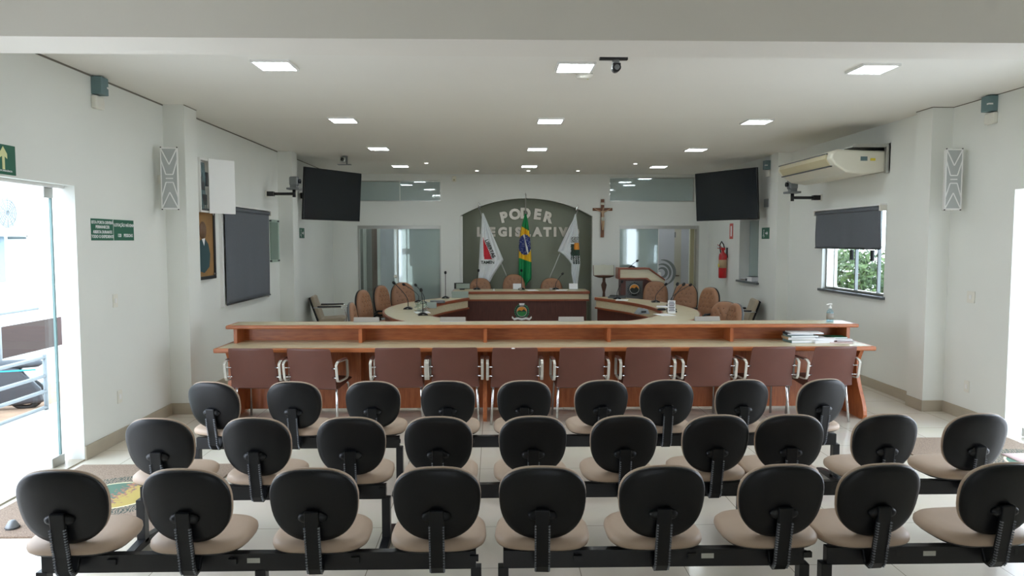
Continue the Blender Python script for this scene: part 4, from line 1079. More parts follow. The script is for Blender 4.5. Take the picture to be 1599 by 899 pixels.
def offs(a, b, d):          # point from a towards b by d metres
    out = []
    for (ax, ay), (bx, by) in zip(a, b):
        L_ = math.hypot(bx - ax, by - ay); out.append((ax + (bx - ax) * d / L_, ay + (by - ay) * d / L_))
    return out
ring(offs(full_i, full_o, .02), offs(full_o, full_i, .02), .745, .772).build('tabletop', M['cream'], o)
ring(offs(full_i, full_o, -.012), offs(full_i, full_o, .02), .715, .773).build('inner_edge', M['trimw'], o, bevel=.01)
ring(offs(full_o, full_i, -.012), offs(full_o, full_i, .02), .725, .773).build('outer_edge', M['trimw'], o, bevel=.01)
ring(offs(full_i, full_o, .03), offs(full_i, full_o, .05), .58, .715).build('inner_fascia', M['cream'], o)
ring(offs(full_i, full_o, -.0), offs(full_i, full_o, .05), .55, .58).build('fascia_rail', M['trimw'], o)
ring(offs(full_i, full_o, .06), offs(full_i, full_o, .085), .0, .55).build('front_panel', M['darkwood'], o)
ring(offs(full_o, full_i, .03), offs(full_o, full_i, .05), .62, .725).build('outer_apron', M['trimw'], o)
for s in (-1, 1):
    a = [(s * x, y) for x, y in (offs(full_i, full_o, .09)[-1], offs(full_o, full_i, .05)[-1])] if s == 1 else [(-x, y) for x, y in (offs(full_i, full_o, .09)[-1], offs(full_o, full_i, .05)[-1])]
    (ax, ay), (bx, by) = a
    MB().add([(ax, ay - 11.52, 0), (bx, by - 11.52, 0), (bx, by - 11.49, 0), (ax, ay - 11.49, 0), (ax, ay - 11.52, .74), (bx, by - 11.52, .74), (bx, by - 11.49, .74), (ax, ay - 11.49, .74)],
             [(0, 3, 2, 1), (4, 5, 6, 7), (0, 1, 5, 4), (1, 2, 6, 5), (2, 3, 7, 6), (3, 0, 4, 7)]).build('end_panel', M['darkwood'], o)

# head table in front of the niche
o = thing('head_table', 'cream-topped head table with dark red front panel and round crest, before the flags', 'table', (.52, 14.55, 0))
MB().box(-1.33, 1.33, -.35, .4, .845, .872).build('tabletop', M['cream'], o)
MB().box(-1.36, 1.36, -.385, -.35, .82, .873).box(-1.36, -1.33, -.35, .4, .82, .873).box(1.33, 1.36, -.35, .4, .82, .873).build('top_edge', M['trimw'], o, bevel=.008)
MB().box(-1.34, 1.34, -.345, -.33, .715, .82).box(-1.34, -1.32, -.33, .38, .715, .82).box(1.32, 1.34, -.33, .38, .715, .82).build('fascia', M['cream'], o)
MB().box(-1.345, 1.345, -.37, -.33, .682, .715).build('fascia_rail', M['trimw'], o)
MB().box(-1.30, 1.30, -.30, -.275, 0, .69).build('front_panel', M['darkwood'], o)
for x in (-1.30, 1.27): MB().box(x, x + .03, -.275, .36, 0, .84).build('side_panel', M['darkwood'], o)
# round municipal crest on the front panel
def crest(par, x, y, z, s, ribbons=True, sky='crestorange', field='crestgreen', leaf='bookgreen'):
    e = MB(); e.lathe([(.001, 0), (.15*s, 0), (.15*s, -.006), (.001, -.006)], (x, y, z), 32, 'y'); c = e.build('crest_disc', M['crestblack'], par)
    w_ = MB()
    for sgn in (-1, 1):
        for k in range(9):
            a = R(-60 + k * 17); px_, pz_ = x + sgn * .135*s * math.cos(a), z + .135*s * math.sin(a)
            w_.prism([(px_ - .018*s, pz_), (px_, pz_ + .028*s), (px_ + .018*s, pz_), (px_, pz_ - .014*s)], 'y', y - .009, y - .006)
    w_.build('laurel_leaves', M[leaf], c)
    MB().lathe([(.095*s, 0), (.105*s, 0), (.105*s, -.012), (.095*s, -.012), (.095*s, 0)], (x, y, z), 32, 'y').build('crest_ring', M['crestgrey'], c)
    up = [(x + .095*s * math.cos(R(a)), z + .095*s * math.sin(R(a))) for a in range(0, 181, 12)]
    dn = [(x + .095*s * math.cos(R(a)), z + .095*s * math.sin(R(a))) for a in range(180, 361, 12)]
    MB().prism(up, 'y', y - .009, y - .006).build('crest_sky', M[sky], c)
    MB().prism(dn, 'y', y - .009, y - .006).build('crest_field', M[field], c)
    MB().prism([(x - .09*s, z), (x - .05*s, z + .03*s), (x, z + .012*s), (x + .04*s, z + .05*s), (x + .09*s, z + .0)], 'y', y - .011, y - .009).build('crest_hills', M['crestblack'], c)
    if ribbons:
        r_ = MB(); r_.prism([(x - .045*s, z + .12*s), (x + .045*s, z + .12*s), (x + .055*s, z + .165*s), (x - .055*s, z + .165*s)], 'y', y - .012, y - .006)
        r_.build('crest_crown', M['paper'], c)
        for sgn in (-1, 1):
            r_ = MB(); r_.prism([(x + sgn*.0, z - .13*s), (x + sgn*.09*s, z - .115*s), (x + sgn*.15*s, z - .13*s), (x + sgn*.19*s, z - .09*s), (x + sgn*.2*s, z - .125*s), (x + sgn*.15*s, z - .175*s), (x + sgn*.08*s, z - .155*s), (x + sgn*.0, z - .175*s)], 'y', y - .012, y - .006)
            r_.build('crest_ribbon', M['paper'], c)
    return c
crest(o, .02, -.302, .47, 1.0)

# lectern
o = thing('lectern', 'wooden lectern with sloping side, cream band and square crest plaque, right of the cross', 'lectern', (2.5, 14.6, 0))
MB().prism([(-.02, 1.29), (.60, 1.29), (.93, 1.06), (.93, 1.09), (.61, 1.325), (-.02, 1.325)], 'y', -.17, .17).build('top_edge', M['trimw'], o, bevel=.008)
MB().prism([(.02, 1.12), (.56, 1.12), (.92, .88), (.92, 1.065), (.59, 1.29), (.02, 1.29)], 'y', -.15, .15).build('upper_band', M['cream'], o)
MB().prism([(-.0, 1.09), (.55, 1.09), (.88, .86), (.93, .86), (.57, 1.125), (-.0, 1.125)], 'y', -.165, .165).build('band_rail', M['trimw'], o, bevel=.006)
MB().prism([(.04, 0), (.82, 0), (.82, .89), (.54, 1.09), (.04, 1.09)], 'y', -.14, .14).build('body', M['darkwood'], o, bevel=.004)
MB().prism([(-.02, 1.1), (.02, 1.1), (.02, 1.3), (-.02, 1.3)], 'y', -.165, .165).build('side_edge', M['trimw'], o)
p_ = MB().box(.14, .48, -.148, -.14, .70, 1.06).build('plaque', M['plaque'], o)
crest_o = crest(o, .31, -.148, .90, .95, False, 'crestorange', 'crestblack', 'plaque')

# ------------------------------------------------------------------ tan leather swivel chairs
def swivel(loc, rz, label, s=1.0, group='tan leather swivel chairs at the horseshoe table', shell='black'):
    """local: front towards -y"""
    o = thing('swivel_chair', label, 'swivel chair', loc, rz, group)
    bm_ = Matrix.Translation((0, .19, .80*s)) @ Matrix.Rotation(R(-9), 4, 'X') @ frame_mx((0, 0, 0), (1, 0, 0), (0, 0, 1))   # pad z axis = -y
    def dim(x, y):
        v = 0
        for r_ in range(4):
            for c_ in range(-2, 3):
                px_, py_ = c_ * .09 + (.045 if r_ % 2 else 0), .17 - r_ * .075
                if abs(px_) < .19: v -= .016 * math.exp(-((x-px_)**2 + (y-py_)**2) / .0007)
        return v if x*x/.04 + y*y/.075 < 1 else 0
    m_ = MB(); nx, ny = 26, 30
    rings = [(.03, 0), (.004, .006), (-.002, .022), (.004, .042), (.022, .056), (.05, .066)] + [(.05 + .03*k, .066 + .0012*k) for k in range(1, 7)]
    m_.pad(.47, .56, rings, n=2.7, seg=56, taper=-.07, curve=-.25, mx=bm_, dimple=None)
    # tufting: displace the front rings
    for i in range(6 * 56, len(m_.v)):
        loc_ = bm_.inverted() @ m_.v[i]; loc_.z += dim(loc_.x, loc_.y); m_.v[i] = bm_ @ loc_
    b_ = m_.build('backrest', M['tuft'], o)
    MB().pad(.485, .575, [(.10, -.04), (.02, -.026), (0, -.008), (0, .008), (.012, .014)], n=2.7, seg=48, taper=-.07, curve=-.25, mx=bm_).build('back_shell', M[shell], b_)
    st = MB()
    for r_ in range(4):
        for c_ in range(-2, 3):
            px_, py_ = c_ * .09 + (.045 if r_ % 2 else 0), .17 - r_ * .075
            if abs(px_) < .17:
                q = bm_ @ Vector((px_, py_, .060 - .25*px_*px_)); st.lathe([(.001, -.004), (.008, -.002), (.008, .002), (.001, .004)], q, 8, 'y')
    st.build('button', M['turned'], b_)
    MB().pad(.50, .50, [(.03, 0), (0, .012), (0, .05), (.02, .075), (.08, .088), (.17, .092)], n=3.2, seg=40, mx=Matrix.Translation((0, -.05, .40*s))).build('seat', M['tuft'], o)
    MB().pad(.47, .47, [(.03, 0), (0, .01), (0, .022)], n=3.2, seg=30, mx=Matrix.Translation((0, -.05, .385*s))).build('seat_shell', M['black'], o)
    for sg in (-1, 1):
        MB().tube([(sg*.26, .19, .60*s), (sg*.275, .1, .655*s), (sg*.275, -.12, .655*s), (sg*.27, -.19, .60*s), (sg*.25, -.19, .45*s), (sg*.22, -.1, .40*s)], .019, 8).build('armrest', M['black'], o)
    MB().bar([(0, .23, .70*s), (0, .255, .55*s), (0, .22, .40*s), (0, .0, .375*s)], (1, 0, 0), .07, .02).build('back_bar', M['blackm'], o)
    MB().cyl((0, 0, .1), (0, 0, .385*s), .026, n=12).build('gas_column', M['blackm'], o)
    for k in range(5):
        a = R(72 * k + 15); c_, s_ = math.cos(a), math.sin(a)
        l_ = MB().tube([(0, 0, .12), (.27*c_, .27*s_, .075)], [.028, .016], 8).build('leg', M['blackm'], o)
        MB().tube([(.28*c_ - .012*s_, .28*s_ + .012*c_, .028), (.28*c_ + .012*s_, .28*s_ - .012*c_, .028)], .027, 12).build('caster', M['rubber'], l_)
    return o
CT = Vector((.73, 11.6))
first = None
def face_c(x, y, extra=0): return math.atan2(CT.x - x, -(CT.y - y)) + R(extra)
sw_list = [(-1.90, 11.50, 74, 'left outer side of the horseshoe table, nearest the counter'),
           (-1.80, 12.66, 68, 'left side of the horseshoe table, next toward the back'),
           (-1.62, 13.42, 30, 'far left bend of the horseshoe table'),
           (3.06, 13.77, -20, 'far right bend of the horseshoe table, beside the lectern'),
           (3.36, 12.98, -42, 'right side of the horseshoe table, under the cream door'),
           (3.44, 12.0, -66, 'right side of the horseshoe table, under the fire extinguisher')]
for x, y, a_, d_ in sw_list:
    lb = 'tan tufted swivel chair at the ' + d_
    if first is None: first = swivel((x, y, 0), R(a_), lb)
    else: dup(first, (x, y, 0), R(a_), lb)
low = swivel((-1.88, 10.6, 0), R(94), 'lower tan swivel chair seen edge-on at the left, grey shell toward the wall', .85, shell='stone')
swivel((3.47, 11.05, 0), R(-42), 'lower tan tufted swivel chair at the right, below the extinguisher chair', .79)
dup(low, (3.27, 10.3, 0), R(-86), 'lower tan swivel chair turned sideways, beside the right guest chair')
for x, y, s_, lb in ((-.30, 15.02, 0, 'tan tufted swivel chair behind the head table, under the white flag with a red triangle'), (.41, 15.03, 1, 'taller tan tufted swivel chair in the middle behind the head table'), (1.20, 15.02, 0, 'tan tufted swivel chair behind the head table, at its right end')):
    if s_: swivel((x, y, 0), 0, lb, 1.10, 'tan leather swivel chairs behind the head table')
    else: dup(first, (x, y, 0), 0, lb, 'tan leather swivel chairs behind the head table')

# beige guest chairs against the side walls
def guest(loc, rz, label):
    """local: front towards -y"""
    o = thing('guest_chair', label, 'chair', loc, rz, 'beige guest chairs')
    def cushion(prof, t):
        m_ = MB(); vs = []
        for (y, z) in prof: vs.append((y, z))
        m_.prism(vs, 'x', -.23, .23); return m_
    MB().prism([(-.27, .42), (-.24, .395), (.16, .375), (.2, .42), (.17, .455), (-.2, .475), (-.26, .46)], 'x', -.24, .24).build('seat', M['beigechair'], o, bevel=.02, seg=3)
    MB().prism([(.13, .45), (.19, .43), (.33, .83), (.30, .87), (.26, .85)], 'x', -.24, .24).build('backrest', M['beigechair'], o, bevel=.018, seg=3)
    MB().prism([(-.26, .40), (-.24, .375), (.17, .35), (.22, .42), (.36, .83), (.33, .85), (.195, .43), (.16, .38)], 'x', -.235, .235).build('shell', M['black'], o, bevel=.006)
    for s in (-1, 1):
        MB().tube([(s*.27, .27, .66), (s*.28, .1, .66), (s*.28, -.2, .67), (s*.28, -.27, .64), (s*.28, -.31, .5), (s*.28, -.29, .02), (s*.28, -.25, .012), (s*.28, .25, .012)], .012, 8).build('frame_side', M['chrome'], o)
        MB().box(s*.28 - .025, s*.28 + .025, -.22, .2, .668, .69).build('arm_pad', M['black'], o, bevel=.008)
    MB().tube([(-.28, .25, .012), (.28, .25, .012)], .012, 8).tube([(-.28, -.2, .36), (.28, -.2, .36)], .012, 8).build('cross_tube', M['chrome'], o)
    return o
g1 = guest((-3.02, 13.35, 0), R(97), 'beige guest chair with chrome arms against the left wall')
dup(g1, (4.2, 12.4, 0), R(-100), 'beige guest chair with chrome arms against the right wall')

# ------------------------------------------------------------------ microphones
def mic(loc, rz, h, lean, label, group='gooseneck microphones'):
    o = thing('gooseneck_microphone', label, 'microphone', loc, rz, group)
    MB().prism([(-.075, 0), (.075, 0), (.06, .022), (.02, .04), (-.02, .04), (-.06, .022)], 'y', -.06, .06).build('base', M['black'], o, bevel=.006)
    MB().box(-.015, .015, -.064, -.058, .008, .02).build('button', M['grey'], o)
    p = [(0, 0, .035), (0, 0, h * .35)]
    for k in range(1, 7): t = k / 6; p.append((lean * t ** 1.4, 0, h * .35 + h * .65 * t))
    MB().tube(p, [.006] * 2 + [.0055] * 6, 8).build('gooseneck', M['blackm'], o)
    d_ = (Vector(p[-1]) - Vector(p[-2])).normalized()
    a = Vector(p[-1])
    MB().tube([a, a + d_ * .01, a + d_ * .035, a + d_ * .055, a + d_ * .06], [.008, .021, .024, .015, .003], 12).build('windscreen', M['rubber'], o)
    return o
T = .773
mic((-1.38, 11.55, T), 0, .40, -.20, 'gooseneck microphone leaning left, on the left side of the horseshoe table')
mic((-1.05, 10.6, T), R(10), .34, -.02, 'gooseneck microphone on the horseshoe table, nearest the counter at the left')
mic((-1.35, 12.9, T), 0, .30, -.24, 'gooseneck microphone leaning left, on the far left of the horseshoe table')
mic((-1.22, 12.6, T), 0, .30, -.13, 'gooseneck microphone with upright head, on the far left of the horseshoe table')
mic((-.93, 13.75, T), 0, .46, .0, 'straight gooseneck microphone at the left end of the horseshoe table')
mic((-.36, 14.75, .873), 0, .36, .03, 'thin gooseneck microphone on the head table, at the left flag')
mic((.55, 14.70, .873), 0, .36, .0, 'thin gooseneck microphone on the head table, before the green flag')
mic((1.25, 14.72, .873), 0, .30, .12, 'thin gooseneck microphone on the head table, at the right')
mic((2.78, 14.6, 1.325), 0, .12, .09, 'short gooseneck microphone on the lectern')
mic((2.86, 12.75, T), 0, .30, .16, 'gooseneck microphone on the right side of the horseshoe table, leaning right')
mic((2.80, 11.35, T), 0, .38, .08, 'tall gooseneck microphone on the right side of the horseshoe table')
mic((2.72, 11.0, T), 0, .40, .16, 'gooseneck microphone crossing another one, right side of the horseshoe table')
mic((2.95, 12.0, T), 0, .34, .30, 'gooseneck microphone leaning far right, on the right of the horseshoe table')
mic((2.30, 13.5, T), 0, .30, .08, 'gooseneck microphone at the far right end of the horseshoe table')

# ------------------------------------------------------------------ small things on the tables
def card(loc, rz, w_, h_, label, name='tent_card', m='paper', lines=0, tilt=18, cat='card'):
    o = thing(name, label, cat, loc, rz)
    mx = Matrix.Rotation(R(-tilt), 4, 'X')
    MB().box(-w_/2, w_/2, 0, .003, 0, h_, mx=mx).build('card', M[m], o)
    MB().box(-w_/2, w_/2, 0, .003, 0, h_, mx=Matrix.Translation((0, 2 * h_ * math.sin(R(tilt)), 0)) @ Matrix.Rotation(R(tilt), 4, 'X')).build('back_leaf', M[m], o)
    if lines:
        q = MB()
        for i in range(lines):
            z = h_ * (.88 - .78 * i / lines); wd = w_ * (.4 if i % 2 else .34)
            q.box(-wd, wd, -.002, 0, z - h_ * .045, z + h_ * .02, mx=mx)
        q.build('printed_lines', M['ink'], o)
    return o
card((2.66, 10.75, T), R(-8), .11, .20, 'white printed card standing by the microphones, right side of horseshoe table', lines=6)
card((-1.02, 11.7, T), 0, .16, .10, 'clear bent card holder among the left microphones', m='acrylicedge')
for i, (x, y, lb) in enumerate(((2.50, 10.55, 'flat white paper in front of the printed card'), (2.80, 11.9, 'white paper sheet behind the right microphones'), (-1.1, 11.0, 'white paper sheet beside the nearest left microphone'), (2.35, 13.25, 'white paper sheet at the far right end of the horseshoe table'), (.75, 14.5, 'white paper sheet on the head table before the middle chair'), (1.35, 14.5, 'white paper sheet at the right of the head table'))):
    o = MB().box(-.11, .11, -.15, .15, 0, .003).build('paper_sheet', M['paper']); o.location = (x, y, (T if y < 14 else .873)); o.rotation_euler = (0, 0, R((-1) ** i * 14)); tag(o, lb, 'paper', 'loose papers on the tables')
o = thing('control_console', 'dark grey flat console on the far right end of the horseshoe table', 'console', (2.35, 13.75, T), R(-15))
MB().prism([(-.17, 0), (.17, 0), (.17, .05), (-.17, .03)], 'y', -.1, .1).build('body', M['stone'], o, bevel=.005)
MB().box(-.14, .14, -.08, .08, .04, .052).build('keys', M['blackm'], o)
o = thing('control_console', 'small dark box by the microphones at the far left of the horseshoe table', 'console', (-1.0, 12.7, T), R(15))
MB().box(-.12, .12, -.08, .08, 0, .045).build('body', M['stone'], o, bevel=.006)
MB().box(-.08, .08, -.083, -.08, .012, .034).build('front_face', M['grey'], o)
o = thing('desk_phone', 'grey angular device on the right side of the horseshoe table, near the counter', 'telephone', (2.20, 10.72, T), R(20))
MB().prism([(-.1, 0), (.1, 0), (.06, .07), (-.02, .09)], 'y', -.07, .07).build('body', M['grey'], o, bevel=.006)
MB().box(-.05, .03, -.075, -.07, .02, .05).build('screen', M['screen'], o)
o = thing('power_brick', 'black mouse-like device beside the right microphones on the horseshoe table', 'device', (2.62, 11.25, T), R(10))
MB().pad(.14, .09, [(.01, 0), (0, .01), (.006, .028), (.03, .038)], n=2.4, seg=24).build('body', M['black'], o)
MB().tube([(.06, 0, .012), (.12, .05, .008), (.1, .15, .006)], .003, 6).build('cable', M['blackm'], o)
o = thing('plastic_bag', 'crumpled clear plastic bag between the left microphones on the horseshoe table', 'plastic bag', (-1.12, 11.15, T))
rn_ = random.Random(4); pts_ = [(.001, 0)] + [(.05 + .05 * math.sin(k * .9) ** 2, .012 * k) for k in range(1, 12)] + [(.001, .15)]
b_ = MB().lathe(pts_, n=22)
for k_ in range(len(b_.v)): b_.v[k_] = Vector((b_.v[k_].x * rn_.uniform(.75, 1.3), b_.v[k_].y * rn_.uniform(.75, 1.3), max(0.001, b_.v[k_].z * rn_.uniform(.85, 1.15))))
b_.build('bag', glass('thin_clear_film', (.86, .9, .86, 1), .12), o)
MB().pad(.12, .08, [(.0, .001), (0, .02), (.02, .03)], n=2.5, seg=20).build('contents', M['plate'], o)
o = thing('acrylic_stand', 'greenish acrylic holder at the left end of the horseshoe table', 'holder', (-.66, 13.85, T))
MB().box(-.16, .16, -.004, .004, 0, .13, mx=Matrix.Rotation(R(-20), 4, 'X')).build('front', M['acrylicedge'], o)
MB().box(-.16, .16, -.0, .14, 0, .006).build('foot', M['acrylicedge'], o)
o = thing('monitor', 'small black framed monitor with a pale screen at the left end of the head table', 'monitor', (-.66, 14.72, .873), R(8))
MB().box(-.16, .16, -.012, .012, .02, .14).build('casing', M['bezel'], o, bevel=.004)
MB().box(-.12, .155, -.016, -.012, .025, .125).build('screen', M['acrylicedge'], o)
MB().box(-.05, .05, -.03, .05, 0, .02).build('stand', M['blackm'], o)
for x, lb in ((.47, 'white card holder on the head table before the middle chair'), (1.62, 'white card holder on the head table under the right flag')):
    o = thing('card_holder', lb, 'card holder', (x, 14.78, .873), 0, 'card holders on the head table')
    MB().box(-.09, .09, -.004, .004, 0, .12, mx=Matrix.Rotation(R(-12), 4, 'X')).build('card', M['paper'], o)
    MB().box(-.09, .09, -.03, .05, 0, .006).build('foot', M['acrylicedge'], o)
for x, lb in ((.52, 'small pale cup on the head table before the middle microphone'), (1.13, 'small pale cup on the head table before the right chair')):
    o = MB().lathe([(.001, 0), (.022, 0), (.03, .05), (.027, .05), (.02, .004), (.001, .004)], n=18).build('cup', M['plate']); o.location = (x, 14.42, .873); tag(o, lb, 'cup', 'cups on the head table')
o = thing('triangle_sign', 'tiny white pointed card on the head table, left of the middle chair', 'card', (-.01, 14.4, .873))
MB().prism([(-.02, 0), (.02, 0), (0, .05)], 'y', -.01, .01).build('card', M['paper'], o)
MB().box(-.025, .025, -.015, .015, 0, .002).build('foot', M['paper'], o)

# papers on the ledge of the small right window
for i, (x, y, z, w_, m_, lb) in enumerate(((4.72, 13.15, 1.135, .22, 'ink', 'dark folder on the sill of the far right window'), (4.70, 12.95, 1.135, .2, 'paper', 'white paper pile on the sill of the far right window'), (4.70, 13.3, 1.135, .2, 'plate', 'grey folder at the far end of the sill of the right window'))):
    o = thing('document_pile', lb, 'papers', (x, y, z), R(6 * i), 'documents on the window sill')
    MB().box(-.1, .05, -.09, .09, 0, .03 + .05 * (i == 1)).build('sheets', M[m_], o); MB().box(-.105, .055, -.095, .095, .03 + .05 * (i == 1), .036 + .05 * (i == 1)).build('cover', M['ink' if i != 2 else 'paper'], o)

# ------------------------------------------------------------------ bible on a pedestal table
o = thing('pedestal_table', 'small dark turned-leg table holding an open book, below the crucifix', 'table', (2.28, 15.0, 0))
MB().lathe([(.001, 0), (.16, 0), (.17, .02), (.12, .04), (.03, .06), (.001, .06)], n=24).build('foot', M['turned'], o)
MB().lathe([(.03, .05), (.04, .2), (.025, .3), (.03, .45), (.055, .6), (.03, .72), (.025, .8), (.045, .88), (.06, .95), (.03, 1.02), (.03, 1.1), (.07, 1.12)], n=20).build('turned_leg', M['turned'], o)
MB().lathe([(.001, 1.1), (.12, 1.1), (.2, 1.13), (.21, 1.15), (.001, 1.155)], n=28).build('top', M['turned'], o)
o = thing('open_book', 'large open book standing upright on the pedestal table', 'book', (2.28, 14.98, 1.155))
for s in (-1, 1):
    MB().box(0 if s > 0 else -.21, .21 if s > 0 else 0, -.01, .012, 0.0, .22, mx=Matrix.Rotation(R(-18), 4, 'X') @ Matrix.Rotation(R(10 * s), 4, 'Z')).build('page_block', M['page'], o)
MB().box(-.22, .22, .04, .05, 0, .225, mx=Matrix.Rotation(R(-18), 4, 'X')).build('cover', M['turned'], o)

# ------------------------------------------------------------------ crucifix
o = thing('crucifix', 'brown wooden crucifix with a pale figure on the back wall', 'crucifix', (2.31, BY, 2.34))
MB().box(-.035, .035, -.035, 0, -.40, .41).build('upright', M['wood_x'], o, bevel=.004)
MB().box(-.21, .21, -.037, -.002, .165, .225).build('crossbar', M['wood_x'], o, bevel=.004)
MB().box(-.04, .04, -.042, -.036, .29, .34).build('title_plate', M['page'], o)
def skin(name, verts, edges, radii, m, par, lvl=2):
    me = bpy.data.meshes.new(name); me.from_pydata(verts, edges, []); me.materials.append(m)
    ob = bpy.data.objects.new(name, me); col.objects.link(ob); ob.parent = par
    sk = ob.modifiers.new('skin', 'SKIN'); sk.use_smooth_shade = True
    for v_, r_ in zip(me.skin_vertices[0].data, radii): v_.radius = (r_, r_)
    me.skin_vertices[0].data[0].use_root = True
    ss = ob.modifiers.new('sub', 'SUBSURF'); ss.levels = lvl; ss.render_levels = lvl
    return ob
Y_ = -.065
fv = [(0, Y_, -.02), (0, Y_ - .01, .06), (0, Y_ - .005, .135), (0, Y_, .165), (.008, Y_ - .02, .21), (.012, Y_ - .025, .235),
      (-.045, Y_, .145), (-.10, Y_ + .01, .17), (-.165, Y_ + .02, .205), (-.18, Y_ + .02, .21), (.045, Y_, .145), (.10, Y_ + .01, .17), (.165, Y_ + .02, .205), (.18, Y_ + .02, .21),
      (-.02, Y_, -.04), (-.015, Y_ - .03, -.13), (-.008, Y_, -.22), (-.005, Y_ - .015, -.25), (.02, Y_, -.04), (.018, Y_ - .03, -.13), (.008, Y_, -.22), (.006, Y_ - .015, -.25)]
fe = [(0, 1), (1, 2), (2, 3), (3, 4), (4, 5), (2, 6), (6, 7), (7, 8), (8, 9), (2, 10), (10, 11), (11, 12), (12, 13), (0, 14), (14, 15), (15, 16), (16, 17), (0, 18), (18, 19), (19, 20), (20, 21)]
fr = [.028, .026, .032, .013, .019, .018, .014, .011, .008, .007, .014, .011, .008, .007, .02, .014, .009, .008, .02, .014, .009, .008]
skin('carved_figure', fv, fe, fr, M['corpus'], o)
MB().lathe([(.034, -.05), (.036, -.01), (.031, .03)], (0, Y_, 0), 16).build('loincloth', M['page'], o)

# ------------------------------------------------------------------ lettering in the niche
o = thing('wall_lettering', 'silver letters reading PODER LEGISLATIVO on the grey niche', 'lettering', (.67, 15.9, 2.2))
def ltr(ch, x, z, size, rot=0):
    m_ = frame_mx((x, -.02, z), (math.cos(rot), 0, math.sin(rot)), (-math.sin(rot), 0, math.cos(rot)))
    t_ = text(ch, size, m_, M['letter'], 'letter', o, .014, bold=.016)
for ch, x, z, rt in (('P', -.46, .17, .22), ('O', -.22, .235, .1), ('D', .01, .255, 0), ('E', .27, .235, -.12), ('R', .50, .17, -.26)): ltr(ch, x, z, .30, rt)
for i, ch in enumerate('LEGISLATIVO'):
    xs_ = [-.99, -.72, -.49, -.32, -.15, .05, .27, .49, .66, .84, 1.08]
    ltr(ch, xs_[i], -.15, .26)

# ------------------------------------------------------------------ flags
def P2(px_, py_): return ((px_ - 773) * .01363, EYE - (py_ - 377) * .01363)     # sheet coordinates at the flags' distance
def flag(name_pole, label, y, top, foot, rows, fold, colour, mats, phase=0, extra=None):
    (tx, tz), (bx, bz) = P2(*top), P2(*foot)
    k = bz / (tz - bz); fx, fz = bx + (bx - tx) * k, 0.0        # carried on down to the floor
    o = thing('flag_on_pole', label, 'flag', (fx, y, 0))
    MB().lathe([(.001, 0), (.10, 0), (.10, .02), (.03, .05), (.025, .1), (.001, .1)], n=20).build('base', M['chrome'], o)
    MB().cyl((0, 0, .02), (tx - fx, 0, tz - .1), .013, n=10).build('pole', M['alum'], o)
    d_ = Vector((tx - fx, 0, tz)).normalized(); a = Vector((tx - fx, 0, tz)) - d_ * .14
    MB().tube([a, a + d_ * .02, a + d_ * .05, a + d_ * .09, a + d_ * .14], [.012, .02, .012, .022, .002], 10).build('finial', M['chrome'], o)
    NX, NZ = 46, 130; vs = []; fs = []; mi = []
    ys = [r[0] for r in rows]; y0_, y1_ = ys[0], ys[-1]
    def at_(q):
        for i in range(len(rows) - 1):
            if rows[i][0] <= q <= rows[i+1][0]:
                t = (q - rows[i][0]) / (rows[i+1][0] - rows[i][0]); return [rows[i][c] + (rows[i+1][c] - rows[i][c]) * t for c in (1, 2)]
        return rows[-1][1:]
    pxs = []
    for i in range(NZ + 1):
        q = y0_ + (y1_ - y0_) * i / NZ; l, r = at_(q)
        for j in range(NX + 1):
            u = j / NX; px_ = l + (r - l) * u; x, z = P2(px_, q)
            amp = fold * min(1, (q - y0_) / 30 + .1)
            vs.append((x - fx, -.03 - amp * (.5 + .5 * math.sin(u * 11 + phase + q * .012)) - amp * .4 * math.sin(u * 23 + q * .03), z)); pxs.append((px_, q, u))
    for i in range(NZ):
        for j in range(NX):
            ids = (i*(NX+1)+j, i*(NX+1)+j+1, (i+1)*(NX+1)+j+1, (i+1)*(NX+1)+j); fs.append(ids)
            a_ = [sum(pxs[t][c] for t in ids) / 4 for c in range(3)]; mi.append(colour(*a_))
    m_ = MB(); m_.v = [Vector(v_) for v_ in vs]; m_.f = fs; m_.m = mi; m_.s = [True] * len(fs)
    c = m_.build('cloth', [M[k_] for k_ in mats], o)
    so = c.modifiers.new('thick', 'SOLIDIFY'); so.thickness = .004
    if extra: extra(o, fx)
    return o
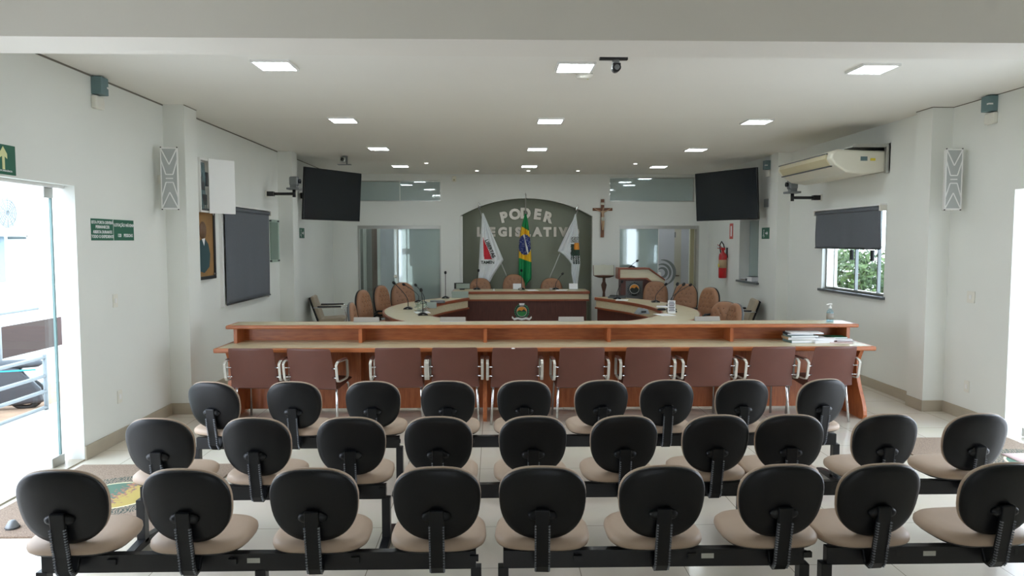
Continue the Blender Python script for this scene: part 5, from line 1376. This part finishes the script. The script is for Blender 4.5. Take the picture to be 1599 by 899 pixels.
# state flag: white with a red triangle
def col_l(px_, q, u):
    # triangle (755,371) (757,405) (769,404)
    if 371 <= q <= 405:
        t = (q - 371) / 34
        if 755 + 2 * t <= px_ <= 755.5 + 14 * t: return 1
    return 0
def ex_l(o, fx):
    def lt(s_, px_, py_, size, ang):
        x, z = P2(px_, py_)
        text(s_, size, frame_mx((x - fx, -.105, z), (math.cos(ang), 0, math.sin(ang)), (-math.sin(ang), 0, math.cos(ang))), M['fdark'], 'lettering', o, .001, bold=.003)
    lt('LIBERTAS', 766.3, 388, .10, R(-66)); lt('TAMEN', 762.5, 409.5, .085, 0)
flag('left', 'white flag with a red triangle on a leaning pole, left before the niche', 15.45, (748, 316), (799, 447),
     [(333, 754, 756), (345, 753, 761), (360, 752, 767), (380, 750.5, 776), (400, 749.5, 784.5), (406, 749, 787), (418, 748.5, 779), (432, 748, 770), (440, 748, 766)], .045, col_l, ['fwhite', 'fred'], 0, ex_l)
def col_m(px_, q, u):
    l, r = 0, 1
    s = q - (5.5 * (u - .2))          # colour borders slope down to the right
    if (px_ - 820.5) ** 2 / 10.2 ** 2 + (q - 382) ** 2 / 16 ** 2 < 1:
        if abs((px_ - 821) - (-2 + (q - 367) * .22)) < 1.1: return 3
        if random.random() < .05: return 3
        return 2
    if 354 < q - 7 * (u - .1) < 400 + 3: return 1
    return 0
flag('middle', 'green and yellow flag with a blue disc hanging in the middle before the niche', 15.44, (821.5, 301), (823, 447),
     [(334, 820.5, 822.5), (345, 817.5, 825), (360, 814, 827), (380, 811.5, 829), (400, 811, 830.5), (425, 811, 831), (436, 811.5, 830.5), (442, 813, 825), (446, 818, 823)], .05, col_m, ['fgreen', 'fyellow', 'fblue', 'fwhite'], 1.3)
def col_r(px_, q, u):
    if px_ > 892.5 and u > .25:
        if 370 < q < 379: return 1 if math.sin(px_ * 2.1) * math.sin(q * 1.9) > .0 else 0
        if 379 <= q < 390 and px_ > 897: return 2
        if 381 <= q < 399: return 3 if px_ + (q - 380) * .15 > 896 else 1
        if 399 <= q < 412: return 1 if math.sin(px_ * 1.7 + q) * math.cos(q * 1.1) > -.1 else 0
    return 0
flag('right', 'white flag with a dark and orange crest on a leaning pole, right before the niche', 15.45, (904, 319), (854, 447),
     [(334, 899, 900.5), (345, 895, 901.5), (360, 887, 903.5), (380, 877.5, 905), (392, 872, 906), (398, 881, 906.5), (406, 889, 907), (412, 893, 907.5), (425, 893, 906), (440, 896, 904), (447, 897.5, 903)], .055, col_r, ['fwhite', 'fdark', 'crestorange', 'fdkgreen'], 2.2)
